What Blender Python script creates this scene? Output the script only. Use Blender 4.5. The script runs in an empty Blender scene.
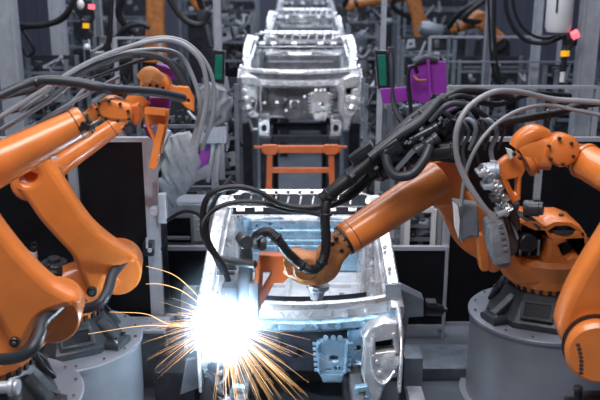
import bpy, bmesh, math, random
from mathutils import Vector, Matrix
R = math.radians
SC = bpy.context.scene
COL = SC.collection
random.seed(7)

# ------------------------------------------------------------------ camera, light, exposure
F = 824.0; PITCH = R(16.2); CAMZ = 3.7
cd = bpy.data.cameras.new('camera'); cam = bpy.data.objects.new('camera', cd); COL.objects.link(cam)
cam.location = (0, 0, CAMZ); cam.rotation_euler = (R(90) - PITCH, 0, 0)
cd.sensor_width = 36; cd.lens = 36 * F / 600; cd.clip_end = 200
cd.dof.use_dof = True; cd.dof.focus_distance = 6.3; cd.dof.aperture_fstop = 1.25
SC.camera = cam
SC.view_settings.view_transform = 'Standard'; SC.view_settings.look = 'None'
SC.view_settings.gamma = 1; SC.view_settings.exposure = 0.0
SC.view_settings.use_curve_mapping = False
w = bpy.data.worlds.new('world'); SC.world = w; w.use_nodes = True
w.node_tree.nodes['Background'].inputs[0].default_value = (0.47, 0.56, 0.70, 1)
w.node_tree.nodes['Background'].inputs[1].default_value = 0.24

def lamp(name, kind, loc, energy, color, rot=(0, 0, 0), size=1, sizey=None, radius=None):
    l = bpy.data.lights.new(name, kind); l.energy = energy; l.color = color
    o = bpy.data.objects.new(name, l); COL.objects.link(o); o.location = loc; o.rotation_euler = rot
    if kind == 'AREA':
        l.shape = 'RECTANGLE'; l.size = size; l.size_y = sizey or size
    if radius is not None: l.shadow_soft_size = radius
    return o
lamp('hall_light', 'AREA', (-1.5, 2.0, 8.5), 600, (1.0, 0.97, 0.95), (R(12), R(-8), 0), 5, 2.5)
lamp('hall_light', 'AREA', (0, 8.0, 9.0), 480, (0.88, 0.92, 1.0), (0, 0, 0), 8, 2)
lamp('hall_light', 'AREA', (0, 14.0, 9.0), 460, (0.82, 0.88, 1.0), (0, 0, 0), 9, 2)
lamp('hall_light', 'AREA', (0, 20.0, 9.0), 450, (0.82, 0.88, 1.0), (0, 0, 0), 9, 2)

# ------------------------------------------------------------------ pixel rays
def ray(px, py):
    cx = (px - 300) / F; cy = -(py - 200) / F
    c, s = math.cos(PITCH), math.sin(PITCH)
    return Vector((cx, c + cy * s, -s + cy * c))
def at(px, py, Y, k=0, x0=0):
    d = ray(px, py); t = (Y - k * x0) / (d.y - k * d.x)
    return Vector((0, 0, CAMZ)) + d * t
def atz(px, py, z):
    d = ray(px, py); return Vector((0, 0, CAMZ)) + d * ((z - CAMZ) / d.z)
def depth(p): return p.y * math.cos(PITCH) + (CAMZ - p.z) * math.sin(PITCH)
def m(n, p): return n * depth(p) / F          # n pixels at point p, in metres
def V(*a): return Vector(a)

# ------------------------------------------------------------------ materials
MATS = {}
def mat(name, col, rough=0.5, metal=0.0, noise=0.0, nscale=6, bump=0.0, bscale=40, coat=0.0, emit=None, es=0, rn=0.0, spec=0.5, stretch=None):
    if name in MATS: return MATS[name]
    M = bpy.data.materials.new(name); M.use_nodes = True; nt = M.node_tree; b = nt.nodes['Principled BSDF']
    b.inputs['Base Color'].default_value = (*col, 1); b.inputs['Roughness'].default_value = rough
    b.inputs['Metallic'].default_value = metal; b.inputs['Coat Weight'].default_value = coat
    b.inputs['Specular IOR Level'].default_value = spec
    if emit:
        b.inputs['Emission Color'].default_value = (*emit, 1); b.inputs['Emission Strength'].default_value = es
    if noise or bump or rn:
        tc = nt.nodes.new('ShaderNodeTexCoord'); mp = nt.nodes.new('ShaderNodeMapping')
        nt.links.new(tc.outputs['Object'], mp.inputs[0])
        if stretch: mp.inputs['Scale'].default_value = stretch
    if noise or rn:
        n = nt.nodes.new('ShaderNodeTexNoise'); n.inputs['Scale'].default_value = nscale; n.inputs['Detail'].default_value = 5
        nt.links.new(mp.outputs[0], n.inputs['Vector'])
        if noise:
            r = nt.nodes.new('ShaderNodeValToRGB'); r.color_ramp.elements[0].position = 0.3; r.color_ramp.elements[1].position = 0.7
            r.color_ramp.elements[0].color = (*[max(0, c * (1 - noise)) for c in col], 1)
            r.color_ramp.elements[1].color = (*[min(1, c * (1 + noise)) for c in col], 1)
            nt.links.new(n.outputs['Fac'], r.inputs[0]); nt.links.new(r.outputs[0], b.inputs['Base Color'])
        if rn:
            mr = nt.nodes.new('ShaderNodeMapRange'); mr.inputs['To Min'].default_value = max(0.02, rough - rn); mr.inputs['To Max'].default_value = min(1, rough + rn)
            nt.links.new(n.outputs['Fac'], mr.inputs['Value']); nt.links.new(mr.outputs[0], b.inputs['Roughness'])
    if bump:
        n2 = nt.nodes.new('ShaderNodeTexNoise'); n2.inputs['Scale'].default_value = bscale; n2.inputs['Detail'].default_value = 3
        bp = nt.nodes.new('ShaderNodeBump'); bp.inputs['Strength'].default_value = bump; bp.inputs['Distance'].default_value = 0.02
        nt.links.new(mp.outputs[0], n2.inputs['Vector'])
        nt.links.new(n2.outputs['Fac'], bp.inputs['Height']); nt.links.new(bp.outputs[0], b.inputs['Normal'])
    MATS[name] = M; return M
ORANGE = mat('orange_paint', (0.74, 0.205, 0.040), 0.33, 0, 0.10, 5, 0.04, 12, coat=0.3, rn=0.1)
ORANGE2 = mat('burnt_orange_paint', (0.55, 0.12, 0.025), 0.45, 0, 0.15, 8, 0.05, 30)
DORANGE = mat('dull_orange_paint', (0.42, 0.16, 0.05), 0.45, 0, 0.3, 14, 0.1, 30)  # duller, browner orange for wrists, small motors and background arms
CAST = mat('dark_cast_metal', (0.055, 0.06, 0.07), 0.33, 0.1, 0.2, 10, 0.12, 30)
BLACK = mat('black_rubber', (0.009, 0.009, 0.012), 0.5, 0, 0.2, 20)
BLACKM = mat('black_plastic', (0.018, 0.018, 0.022), 0.3)
PANEL = mat('black_panel', (0.006, 0.006, 0.008), 0.35, 0, 0.4, 3, spec=0.25)
GHOSE = mat('grey_hose', (0.27, 0.28, 0.31), 0.35)
DHOSE = mat('charcoal_hose', (0.028, 0.032, 0.042), 0.45)
ALU = mat('aluminium_profile', (0.50, 0.52, 0.58), 0.35, 0.4, 0.08, 10)
PED = mat('grey_painted_steel', (0.29, 0.31, 0.36), 0.38, 0.15, 0.12, 3, rn=0.08)
STEEL = mat('galvanised_sheet_steel', (0.78, 0.79, 0.82), 0.27, 0.6, 0.22, 7, 0.45, 9, rn=0.12)
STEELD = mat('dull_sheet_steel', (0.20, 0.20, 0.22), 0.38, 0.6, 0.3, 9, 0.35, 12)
ARCSTEEL = mat('arc_tinted_steel', (0.36, 0.56, 0.73), 0.27, 0.5, 0.2, 7, 0.4, 9, rn=0.12)  # blue light of the arc put into the steel's base colour
MACH = mat('machine_grey', (0.185, 0.21, 0.25), 0.42, 0.3, 0.25, 8)
MACHL = mat('machine_light_grey', (0.40, 0.43, 0.49), 0.42, 0.2, 0.15, 8)
MACHD = mat('machine_dark', (0.035, 0.037, 0.048), 0.5, 0.3, 0.4, 8)
CLOTH = mat('grey_cloth', (0.30, 0.31, 0.34), 0.75, 0, 0.15, 12, 0.6, 12)
CLOTHD = mat('dark_grey_cloth', (0.17, 0.18, 0.21), 0.6, 0, 0.15, 12, 0.6, 12)
PURPLE = mat('purple_plastic', (0.27, 0.035, 0.37), 0.4, 0, 0.08, 6)
GREEN = mat('green_mesh', (0.005, 0.15, 0.10), 0.4, 0, 0.3, 60)
WHITE = mat('white_paint', (0.72, 0.73, 0.76), 0.4)
CHROME = mat('chrome', (0.7, 0.7, 0.72), 0.15, 1.0)
RED = mat('red_lamp', (0.7, 0.05, 0.06), 0.3, emit=(1.0, 0.15, 0.2), es=1.5)
YEL = mat('yellow_lamp', (0.8, 0.4, 0.02), 0.3, emit=(1.0, 0.5, 0.02), es=0.5)
SHADEBLK = mat('channel_shade_black', (0.008, 0.009, 0.014), 0.6, 0.0, spec=0.1)  # near-black shade painted into header and cowl channels and tower recesses
WSTEEL = mat('bright_sheet_steel', (0.82, 0.84, 0.87), 0.35, 0.15, 0.14, 7, 0.3, 9, rn=0.12)  # brighter, less metallic variant of the sheet steel
HOLLOW = mat('hollow_shade_black', (0.01, 0.01, 0.012), 0.7)  # near-black paint for the shade inside the hollow rail ends

# ------------------------------------------------------------------ mesh building
def catmull(pts, n=6, closed=False):
    out = []; N = len(pts)
    if N < 3: return [p.copy() for p in pts]
    rng = range(N) if closed else range(N - 1)
    for i in rng:
        p1 = pts[i]; p2 = pts[(i + 1) % N]
        p0 = pts[(i - 1) % N] if (closed or i > 0) else p1 * 2 - p2
        p3 = pts[(i + 2) % N] if (closed or i < N - 2) else p2 * 2 - p1
        for j in range(n):
            t = j / n
            out.append(0.5 * ((2 * p1) + (p2 - p0) * t + (2 * p0 - 5 * p1 + 4 * p2 - p3) * t * t + (3 * p1 - p0 - 3 * p2 + p3) * t ** 3))
    if not closed: out.append(pts[-1].copy())
    return out

SPLIT = {'turntable_notches': 'turntable_notch', 'head_bolts': 'head_bolt', 'clamp_screws': 'clamp_screw', 'joint_bolts': 'joint_bolt', 'bolt_ring': 'drum_bolt',
         'flange_bolts': 'flange_bolt', 'anchor_bolts': 'anchor_bolt', 'wrist_bolts': 'wrist_bolt', 'cable_glands': 'cable_gland', 'motor_plugs': 'motor_plug', 'hub_slots': 'hub_slot', 'gun_cylinders': 'gun_cylinder', 'rear_cables': 'rear_cable'}
class MB:
    def __init__(s): s.bm = bmesh.new()
    def geo(s, vs, fs):
        v = [s.bm.verts.new(p) for p in vs]
        for f in fs:
            try: s.bm.faces.new([v[i] for i in f])
            except ValueError: pass
        return s
    def box(s, c, d, rot=None, bev=0.0):
        M = Matrix.Translation(c) @ (rot.to_4x4() if rot else Matrix.Identity(4)) @ Matrix.Diagonal((d[0], d[1], d[2], 1))
        r = bmesh.ops.create_cube(s.bm, size=1, matrix=M)
        if bev:
            ed = set(e for v in r['verts'] for e in v.link_edges)
            bmesh.ops.bevel(s.bm, geom=list(ed), offset=bev, segments=2, affect='EDGES', profile=0.6)
        return s
    def bar(s, a, b, w, h=None, up=V(0, 0, 1)):
        h = h or w; d = (b - a); L = d.length
        if L < 1e-6: return s
        z = d.normalized(); x = up.cross(z)
        if x.length < 1e-3: x = V(1, 0, 0)
        x.normalize(); y = z.cross(x)
        rot = Matrix((x, y, z)).transposed()
        return s.box((a + b) / 2, (w, h, L), rot)
    def cyl(s, a, b, r, r2=None, n=24):
        return s.lathe(a, b - a, [(0, 0), (0, r), (1, r if r2 is None else r2), (1, 0)], n, rel=True)
    def disc(s, c, axis, r, t, n=28, ch=0.15):     # puck with chamfered rims
        axis = axis.normalized(); k = min(t, r) * ch
        return s.lathe(c - axis * t / 2, axis, [(0, 0), (0, r - k), (k, r), (t - k, r), (t, r - k), (t, 0)], n)
    def lathe(s, o, axis, prof, n=28, rel=False):
        L = axis.length if rel else 1.0
        z = axis.normalized(); x = z.orthogonal().normalized(); y = z.cross(x)
        rings = []
        for h, r in prof:
            c = o + z * (h * L)
            if r < 1e-6: rings.append([s.bm.verts.new(c)])
            else: rings.append([s.bm.verts.new(c + (x * math.cos(2 * math.pi * i / n) + y * math.sin(2 * math.pi * i / n)) * r) for i in range(n)])
        for a, b in zip(rings, rings[1:]):
            for i in range(n):
                j = (i + 1) % n
                q = [a[i % len(a)], a[j % len(a)], b[j % len(b)], b[i % len(b)]]
                u = []
                for v in q:
                    if v not in u: u.append(v)
                if len(u) > 2:
                    try: s.bm.faces.new(u)
                    except ValueError: pass
        return s
    def ball(s, c, r, sc=(1, 1, 1), n=20):
        M = Matrix.Translation(c) @ Matrix.Diagonal((r * sc[0], r * sc[1], r * sc[2], 1))
        bmesh.ops.create_uvsphere(s.bm, u_segments=n, v_segments=n // 2, radius=1, matrix=M); return s
    def tube(s, pts, r, n=10, seg=6, rib=0.0, smooth=True):
        if not hasattr(r, '__len__'): r = [r] * len(pts)
        P = catmull(pts, seg) if smooth and len(pts) > 2 else pts
        K = len(P); rr = []
        for i in range(K):
            t = i / (K - 1) * (len(r) - 1); a = int(min(t, len(r) - 2)) if len(r) > 1 else 0
            rr.append(r[a] + (r[a + 1] - r[a]) * (t - a) if len(r) > 1 else r[0])
        if rib:                                    # corrugated conduit
            Q = []; q = []
            for i in range(K - 1):
                L = (P[i + 1] - P[i]).length; k = max(2, int(L / (rr[i] * 0.45)))
                for j in range(k):
                    Q.append(P[i].lerp(P[i + 1], j / k)); q.append(rr[i])
            Q.append(P[-1]); q.append(rr[-1])
            rr = [x * (1 + (rib if i % 2 else -rib)) for i, x in enumerate(q)]; P = Q; K = len(P)
        t0 = (P[1] - P[0]).normalized(); x = t0.orthogonal().normalized(); rings = []
        for i in range(K):
            t = (P[min(i + 1, K - 1)] - P[max(i - 1, 0)]).normalized()
            x = x - t * x.dot(t)
            x = x.normalized() if x.length > 1e-5 else t.orthogonal().normalized()
            y = t.cross(x)
            rings.append([s.bm.verts.new(P[i] + (x * math.cos(2 * math.pi * j / n) + y * math.sin(2 * math.pi * j / n)) * rr[i]) for j in range(n)])
        for a, b in zip(rings, rings[1:]):
            for j in range(n): s.bm.faces.new([a[j], a[(j + 1) % n], b[(j + 1) % n], b[j]])
        s.bm.faces.new(rings[0][::-1]); s.bm.faces.new(rings[-1]); return s
    def loft(s, secs, side, n=28, p=2.6, seg=5, smooth=True):   # secs: (centre, half width along side, half depth)
        side = side.normalized()
        C = [c for c, a, b in secs]; A = [V(a, b, 0) for c, a, b in secs]
        if smooth and len(secs) > 2: C = catmull(C, seg); A = catmull(A, seg)
        K = len(C); rings = []
        for i in range(K):
            t = (C[min(i + 1, K - 1)] - C[max(i - 1, 0)]).normalized()
            x = (side - t * side.dot(t)).normalized(); y = t.cross(x)
            ring = []
            for j in range(n):
                a = 2 * math.pi * j / n; ca, sa = math.cos(a), math.sin(a)
                ring.append(s.bm.verts.new(C[i] + x * (abs(ca) ** (2 / p) * math.copysign(A[i].x, ca)) + y * (abs(sa) ** (2 / p) * math.copysign(A[i].y, sa))))
            rings.append(ring)
        for a, b in zip(rings, rings[1:]):
            for j in range(n): s.bm.faces.new([a[j], a[(j + 1) % n], b[(j + 1) % n], b[j]])
        s.bm.faces.new(rings[0][::-1]); s.bm.faces.new(rings[-1]); return s
    def plate(s, outline, O, U, W, th, bev=0.0, holes=(), smooth=False):   # 2-D outline (metres) in plane O + U*x + W*y, thickness along U x W
        U = U.normalized(); W = W.normalized(); N = U.cross(W)
        cu = bpy.data.curves.new('tmp', 'CURVE'); cu.dimensions = '2D'; cu.fill_mode = 'BOTH'
        def spl(pl, sm):
            pl = [V(p[0], p[1], 0) for p in pl]
            if sm: pl = catmull(pl, 5, True)
            sp = cu.splines.new('POLY'); sp.points.add(len(pl) - 1)
            for q, p in zip(sp.points, pl): q.co = (p.x, p.y, 0, 1)
            sp.use_cyclic_u = True
        spl(outline, smooth)
        for h in holes: spl(h, False)
        cu.extrude = max(0.0005, th / 2 - bev); cu.bevel_depth = bev; cu.bevel_resolution = 2; cu.offset = -bev
        ob = bpy.data.objects.new('tmp', cu); me = bpy.data.meshes.new_from_object(ob)
        M = Matrix(((U.x, W.x, N.x, O.x), (U.y, W.y, N.y, O.y), (U.z, W.z, N.z, O.z), (0, 0, 0, 1)))
        me.transform(M); s.bm.from_mesh(me)
        bpy.data.objects.remove(ob); bpy.data.curves.remove(cu); bpy.data.meshes.remove(me); return s
    def pplate(s, px, Y, th, bev=0.0, holes=(), smooth=False, k=0, x0=0):  # outline read off the view, standing in the vertical plane y = Y + k(x - x0)
        N = V(k, -1, 0).normalized() * -1
        U = V(1, k, 0).normalized(); O = V(x0, Y, 0) + N * th / 2
        f = lambda q: (((at(q[0], q[1], Y, k, x0)) - V(x0, Y, 0)).dot(U), at(q[0], q[1], Y, k, x0).z)
        return s.plate([f(q) for q in px], O, U, V(0, 0, 1), th, bev, [[f(q) for q in h] for h in holes], smooth)
    def grid(s, rows, th=0.0):                     # open sheet through rows of points
        vs = [[s.bm.verts.new(p) for p in r] for r in rows]; fs = []
        for a, b in zip(vs, vs[1:]):
            for i in range(len(a) - 1): fs.append(s.bm.faces.new([a[i], a[i + 1], b[i + 1], b[i]]))
        if th:
            bmesh.ops.recalc_face_normals(s.bm, faces=fs)
            bmesh.ops.solidify(s.bm, geom=fs, thickness=th)
        return s
    def build(s, name, material, parent=None, origin=None, ang=35):
        bmesh.ops.recalc_face_normals(s.bm, faces=s.bm.faces)
        root = parent
        while root is not None and root.parent: root = root.parent
        if root is not None: o = root.location.copy()
        elif origin is not None: o = Vector(origin)
        else:
            b = [[v.co[i] for v in s.bm.verts] for i in range(3)]
            o = V((min(b[0]) + max(b[0])) / 2, (min(b[1]) + max(b[1])) / 2, min(b[2]))
        for v in s.bm.verts: v.co -= o
        if name in SPLIT and parent is not None:   # one object per bolt, gland or plug
            s.bm.verts.ensure_lookup_table(); left = set(s.bm.verts); last = None
            while left:
                st = [left.pop()]; isl = set(st)
                while st:
                    for e in st.pop().link_edges:
                        for v in e.verts:
                            if v in left: left.discard(v); isl.add(v); st.append(v)
                ix = {v: i for i, v in enumerate(isl)}; me = bpy.data.meshes.new(SPLIT[name])
                me.from_pydata([v.co[:] for v in isl], [], [[ix[v] for v in f.verts] for f in {f for v in isl for f in v.link_faces}])
                me.materials.append(material); ob = bpy.data.objects.new(SPLIT[name], me); COL.objects.link(ob); ob.parent = parent
                for p in me.polygons: p.use_smooth = True
                me.set_sharp_from_angle(angle=R(ang))
            s.bm.free(); return ob
        me = bpy.data.meshes.new(name); s.bm.to_mesh(me); s.bm.free()
        me.materials.append(material)
        for p in me.polygons: p.use_smooth = True
        me.set_sharp_from_angle(angle=R(ang))
        ob = bpy.data.objects.new(name, me); COL.objects.link(ob)
        if root is None: ob.location = o
        else: ob.parent = parent
        return ob
def tag(o, label, cat, group=None, kind=None):
    o['label'] = label; o['category'] = cat
    if group: o['group'] = group
    if kind: o['kind'] = kind
    return o
def thing(name, label, cat, loc, group=None):
    o = bpy.data.objects.new(name, None); COL.objects.link(o); o.location = loc; o.empty_display_size = 0.1
    return tag(o, label, cat, group)
def copy_tree(o, parent=None):
    c = o.copy(); COL.objects.link(c); c.parent = parent
    for ch in list(o.children): copy_tree(ch, c)
    return c
def struct(mb, name, material):
    o = mb.build(name, material); o['kind'] = 'structure'; return o
def circ(cx, cy, r, n=12, ry=None):
    ry = ry or r
    return [(cx + r * math.cos(2 * math.pi * i / n), cy + ry * math.sin(2 * math.pi * i / n)) for i in range(n)]
def rect(cx, cy, w_, h_): return [(cx - w_ / 2, cy - h_ / 2), (cx + w_ / 2, cy - h_ / 2), (cx + w_ / 2, cy + h_ / 2), (cx - w_ / 2, cy + h_ / 2)]
def PT(l, Y): return [at(p[0], p[1], p[2] if len(p) > 2 else Y) for p in l]

# ------------------------------------------------------------------ the hall
FL = mat('concrete_floor', (0.12, 0.135, 0.165), 0.4, 0, 0.25, 2.2, 0.05, 30, rn=0.15)
b = MB(); b.box(V(0, 12, -0.05), (26, 34, 0.1)); struct(b, 'floor', FL)
b = MB()
for i in range(130): b.box(V(-13 + i * 0.2, 28 + (0.05 if i % 2 else 0), 5), (0.2, 0.1, 10))
struct(b, 'wall_back', mat('wall_sheet', (0.13, 0.135, 0.19), 0.6, 0.2))
b = MB(); b.box(V(-13, 12, 5), (0.2, 34, 10)); struct(b, 'wall_left', mat('wall_side', (0.12, 0.125, 0.17), 0.7))
b = MB(); b.box(V(13, 12, 5), (0.2, 34, 10)); struct(b, 'wall_right', mat('wall_side', (0.12, 0.125, 0.17), 0.7))
for i, (x0, x1, Y, z) in enumerate([(0.62, 2.6, 7.05, 0.12), (-3.6, -0.9, 7.9, 0.10)]):
    b = MB(); b.box(V((x0 + x1) / 2, Y, z / 2), (x1 - x0, 0.5, z), bev=0.01); struct(b, 'trim_%d' % (i + 1), MACH)

# ------------------------------------------------------------------ fences
def fence(label, xs, Y, ytop, ybot, z0=None, pw=7, group='safety fence sections', rail=None, post_down=True):
    zt = at(300, ytop, Y).z; zb = max(0.06, at(300, ybot, Y).z)
    X = [at(x, ytop, Y).x for x in xs]; w_ = m(pw, V(0, Y, 1.5))
    t = thing('safety_fence', label, 'fence', V((X[0] + X[-1]) / 2, Y, 0), group)
    for x, pq in zip(X, xs):
        w_ = m(13 if pq == 149 else pw, V(0, Y, 1.5)); b = MB(); b.box(V(x, Y, zt / 2), (w_, 0.06, zt))
        for s in (-0.25, 0.25): b.box(V(x + s * w_, Y - 0.033, zt / 2), (w_ * 0.12, 0.008, zt - 0.02))
        b.build('post', ALU, t)
    for a, c in zip(X, X[1:]):
        a += w_ / 2; c -= w_ / 2
        for zz in (zt - 0.02, zb + 0.02): b = MB(); b.box(V((a + c) / 2, Y, zz), (c - a, 0.05, 0.04)); b.build('rail', ALU, t)
        b = MB(); b.box(V((a + c) / 2, Y + 0.005, (zt + zb) / 2), (c - a, 0.012, zt - zb - 0.08)); b.build('panel', PANEL, t)
    return t
fence('tall black fence panels in aluminium frame behind the two left robots', [-60, 70, 149], 6.95, 137, 378, pw=8)
fence('tall black fence panels in aluminium frame behind the right robot', [451, 541, 640], 7.75, 137, 325)
fence('low black fence panel left of the car body, under the white cabinet', [153, 217], 7.7, 246, 328, pw=3)
fence('low black fence panel right of the car body, below the forearm', [380, 447], 7.7, 246, 328, pw=3)

# ------------------------------------------------------------------ car bodies
def car(label, near=True):
    t = thing('car_body', label, 'car body', V(0, 6.9, 0.35), 'car bodies on the line')
    hm = STEEL; lz = 0.0 if near else -0.24; bs = ARCSTEEL if near else STEELD
    O = V(0, 6.9, 1.575 + lz); U = V(1, 0, 0); W = V(0, 0.11, 0.19)
    # windscreen header with a row of holes, slots and pressed ridges
    hl = [circ(x * 0.105, 0.185, 0.013, 8) for x in range(-5, 6)] + [rect(x, 0.035, 0.06, 0.02) for x in (-0.52, -0.36, -0.08, 0.28, 0.46)] + [circ(s * 0.60, 0.11, 0.022, 10) for s in (-1, 1)]
    b = MB(); b.plate([(-0.72, -0.02), (0.72, -0.02), (0.71, 0.07), (0.62, 0.16), (0.46, 0.215), (-0.46, 0.215), (-0.62, 0.16), (-0.71, 0.07)], O, U, W, 0.03, 0.006, hl)
    Wn = W.normalized(); Nn = V(0, -0.19, 0.11).normalized() * 0.018
    for x in range(-4, 5): b.bar(O + Wn * 0.075 + V(x * 0.11, 0, 0) + Nn, O + Wn * 0.15 + V(x * 0.11 + 0.015, 0, 0) + Nn, 0.014)
    b.bar(O + Wn * 0.055 + V(-0.66, 0, 0) + Nn, O + Wn * 0.055 + V(0.66, 0, 0) + Nn, 0.010)
    b.build('windscreen_header', hm, t)
    b = MB(); b.grid([[V(x, 6.95, 1.55 + lz), V(x, 7.02, 1.52 + lz), V(x, 7.16, 1.56 + lz)] for x in (-0.6, -0.2, 0.2, 0.6)], 0.01); b.build('header_channel', SHADEBLK, t)
    for s in (-1, 1):
        b = MB(); b.loft([(V(s * 0.67, 7.0, 1.66 + lz), 0.06, 0.06), (V(s * 0.715, 6.75, 1.45 + lz * .8), 0.055, 0.06), (V(s * (0.75 if near else 0.69), 6.35, 1.18 + lz * .4), 0.055, 0.07), (V(s * (0.77 if near else 0.69), 6.05, 1.0), 0.06, 0.09)], V(1, 0, 0), p=6)
        for k in range(5):
            f = k / 4; c = V(s * (0.665 + 0.09 * f), 6.93 - 0.75 * f, 1.62 + lz * (1 - f) - 0.5 * f); b.disc(c + V(0, -0.05, 0.03), V(0, -1, 0.8), 0.018, 0.03)
        b.tube([V(s * 0.61, 6.93, 1.60 + lz), V(s * 0.66, 6.6, 1.33 + lz * .7), V(s * 0.69, 6.25, 1.08)], 0.016, 8)
        b.build('front_pillar', hm, t)
        b = MB(); b.loft([(V(s * 0.66, 7.12, 1.64 + lz), 0.06, 0.05), (V(s * 0.665, 7.3, 1.25), 0.075, 0.05), (V(s * 0.68, 7.35, 0.8), 0.10, 0.06), (V(s * 0.69, 7.3, 0.5), 0.13, 0.08)], V(1, 0, 0), p=6)
        b.loft([(V(s * 0.60, 7.25, 1.45 + lz), 0.015, 0.03), (V(s * 0.60, 7.3, 0.95), 0.02, 0.03), (V(s * 0.57, 7.28, 0.52), 0.03, 0.04)], V(1, 0, 0), p=4)
        for k in range(5): b.disc(V(s * (0.655 + 0.008 * k), 7.235 + 0.005 * k, 1.35 - 0.18 * k), V(0, 1, 0.3), 0.024, 0.04)
        b.build('centre_pillar', hm, t)
        b = MB(); b.loft([(V(s * 0.74, 6.1, 0.50), 0.07, 0.09), (V(s * 0.76, 7.3, 0.48), 0.07, 0.09), (V(s * 0.74, 8.4, 0.52), 0.07, 0.09)], V(1, 0, 0), p=5)
        b.build('sill', hm, t)
        b = MB(); b.grid([[V(s * 0.74, 6.15, 1.0), V(s * 0.73, 6.5, 1.12 + lz * .4), V(s * 0.70, 7.2, 1.2)], [V(s * 0.72, 6.15, 0.75), V(s * 0.73, 6.6, 0.8), V(s * 0.72, 7.2, 0.85)], [V(s * 0.70, 6.15, 0.5), V(s * 0.72, 6.6, 0.5), V(s * 0.72, 7.2, 0.5)]], 0.02)
        b.disc(V(s * 0.70, 6.8, 0.85), V(1, 0, 0), 0.12, 0.05); b.disc(V(s * 0.70, 6.4, 0.8), V(1, 0, 0), 0.05, 0.05); b.build('side_inner_panel', WSTEEL, t)
        b = MB()
        b.grid([[V(s * 0.60, 8.2, 1.15), V(s * 0.63, 7.9, 1.22), V(s * 0.66, 7.5, 1.3)], [V(s * 0.64, 8.2, 0.8), V(s * 0.68, 7.9, 0.85), V(s * 0.71, 7.5, 0.9)], [V(s * 0.62, 8.2, 0.5), V(s * 0.66, 7.9, 0.5), V(s * 0.72, 7.5, 0.5)]], 0.02)
        b.disc(V(s * 0.64, 7.75, 0.9), V(1, 0, 0), 0.07, 0.06); b.build('rear_side_panel', hm, t)
    hl = [circ(x, y, 0.016, 8) for x, y in ((-0.55, 0.2), (-0.46, 0.5), (-0.32, 0.52), (-0.38, 0.46), (-0.2, 0.46), (0.24, 0.46), (0.42, 0.52), (0.5, 0.44), (0.55, 0.2))]
    b = MB(); b.plate([(-0.62, 0), (0.62, 0), (0.62, 0.56), (0.2, 0.6), (0.14, 0.54), (-0.14, 0.54), (-0.2, 0.6), (-0.62, 0.56)], V(0, 8.3, 0.5), V(1, 0, 0), V(0, 0.05, 1), 0.02, 0.004, hl)
    for z in (0.70, 0.78, 0.84, 0.95): b.loft([(V(-0.5, 8.285, z), 0.016, 0.012), (V(0.5, 8.285, z), 0.016, 0.012)], V(0, 0, 1), p=2)
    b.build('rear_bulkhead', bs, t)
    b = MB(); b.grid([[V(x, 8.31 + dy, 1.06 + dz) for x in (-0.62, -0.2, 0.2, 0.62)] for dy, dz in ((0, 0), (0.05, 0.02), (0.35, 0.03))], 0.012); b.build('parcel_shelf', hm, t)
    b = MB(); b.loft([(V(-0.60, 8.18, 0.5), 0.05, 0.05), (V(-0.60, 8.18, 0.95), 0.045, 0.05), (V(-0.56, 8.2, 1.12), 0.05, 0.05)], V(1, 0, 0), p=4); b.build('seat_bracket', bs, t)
    ov = lambda x, y, a, c: circ(x, y, a, 16, c)
    b = MB(); b.plate([(-0.70, 0), (0.70, 0), (0.70, 2.1), (-0.70, 2.1)], V(0, 6.2, 0.47), V(1, 0, 0), V(0, 1, 0), 0.02, 0.0, [ov(-0.28, 1.3, 0.10, 0.10), ov(0.10, 1.3, 0.09, 0.10), ov(-0.35, 0.8, 0.07, 0.1), ov(0.4, 0.85, 0.07, 0.1), ov(0.42, 1.5, 0.03, 0.03)])
    for x in (-0.28, 0.10):
        n_ = 20
        b.tube([V(x + 0.135 * math.cos(2 * math.pi * i / n_), 7.5 + 0.14 * math.sin(2 * math.pi * i / n_), 0.487) for i in range(n_ + 1)], 0.02, 6, 2)
    for x in (-0.55, -0.12, 0.27, 0.56): b.loft([(V(x, 6.4, 0.485), 0.035, 0.02), (V(x, 8.2, 0.485), 0.035, 0.02)], V(1, 0, 0), p=4)
    for y in (6.95, 7.2, 7.9): b.loft([(V(-0.66, y, 0.49), 0.04, 0.035), (V(0.66, y, 0.49), 0.04, 0.035)], V(0, 1, 0), p=4)
    b.build('floor_pan', WSTEEL, t)
    b = MB(); b.loft([(V(0, 6.3, 0.55), 0.13, 0.1), (V(0, 8.0, 0.5), 0.10, 0.05)], V(1, 0, 0), p=3.5); b.build('centre_tunnel', WSTEEL, t)
    def bow(x): return 0.15 * (x / 0.78) ** 2
    def arch(x): return 0.02 * (x / 0.78) ** 2
    xs = [-0.78 + 0.12 * i for i in range(14)]
    def strip(prof, th=0.008, xx=xs): b.grid([[V(x, 5.98 + bow(x) + dy, z + arch(x)) for x in xx] for dy, z in prof], th)
    b = MB(); strip([(0.05, 1.115), (0.02, 1.12), (-0.01, 1.11), (-0.02, 1.085), (-0.02, 1.07)]); b.build('cowl_top', hm, t)
    b = MB(); strip([(0.17, 1.10), (0.14, 1.08), (0.07, 1.08), (0.055, 1.11)], xx=xs[2:-2]); b.build('cowl_channel', SHADEBLK, t)
    b = MB(); strip([(-0.02, 1.075), (0.0, 1.06), (0.0, 0.99), (-0.03, 0.985)])
    for x in (-0.12, -0.03, 0.06): b.bar(V(x - 0.04, 5.975, 1.045), V(x, 5.965, 1.0), 0.014); b.bar(V(x, 5.965, 1.0), V(x + 0.04, 5.975, 1.045), 0.014)
    for x in (-0.36, -0.30, 0.16, 0.24): b.bar(V(x, 5.98 + bow(x), 1.06), V(x, 5.97 + bow(x), 0.99), 0.018)
    for x in (-0.5, 0.36): b.disc(V(x, 5.98 + bow(x), 1.02), V(0, 1, 0), 0.03, 0.06)
    for x in (0.52, -0.62): b.disc(V(x, 6.0 + bow(x), 1.03), V(0, 1, 0), 0.022, 0.06)
    b.build('cowl_front_panel', WSTEEL if near else STEELD, t)
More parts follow.
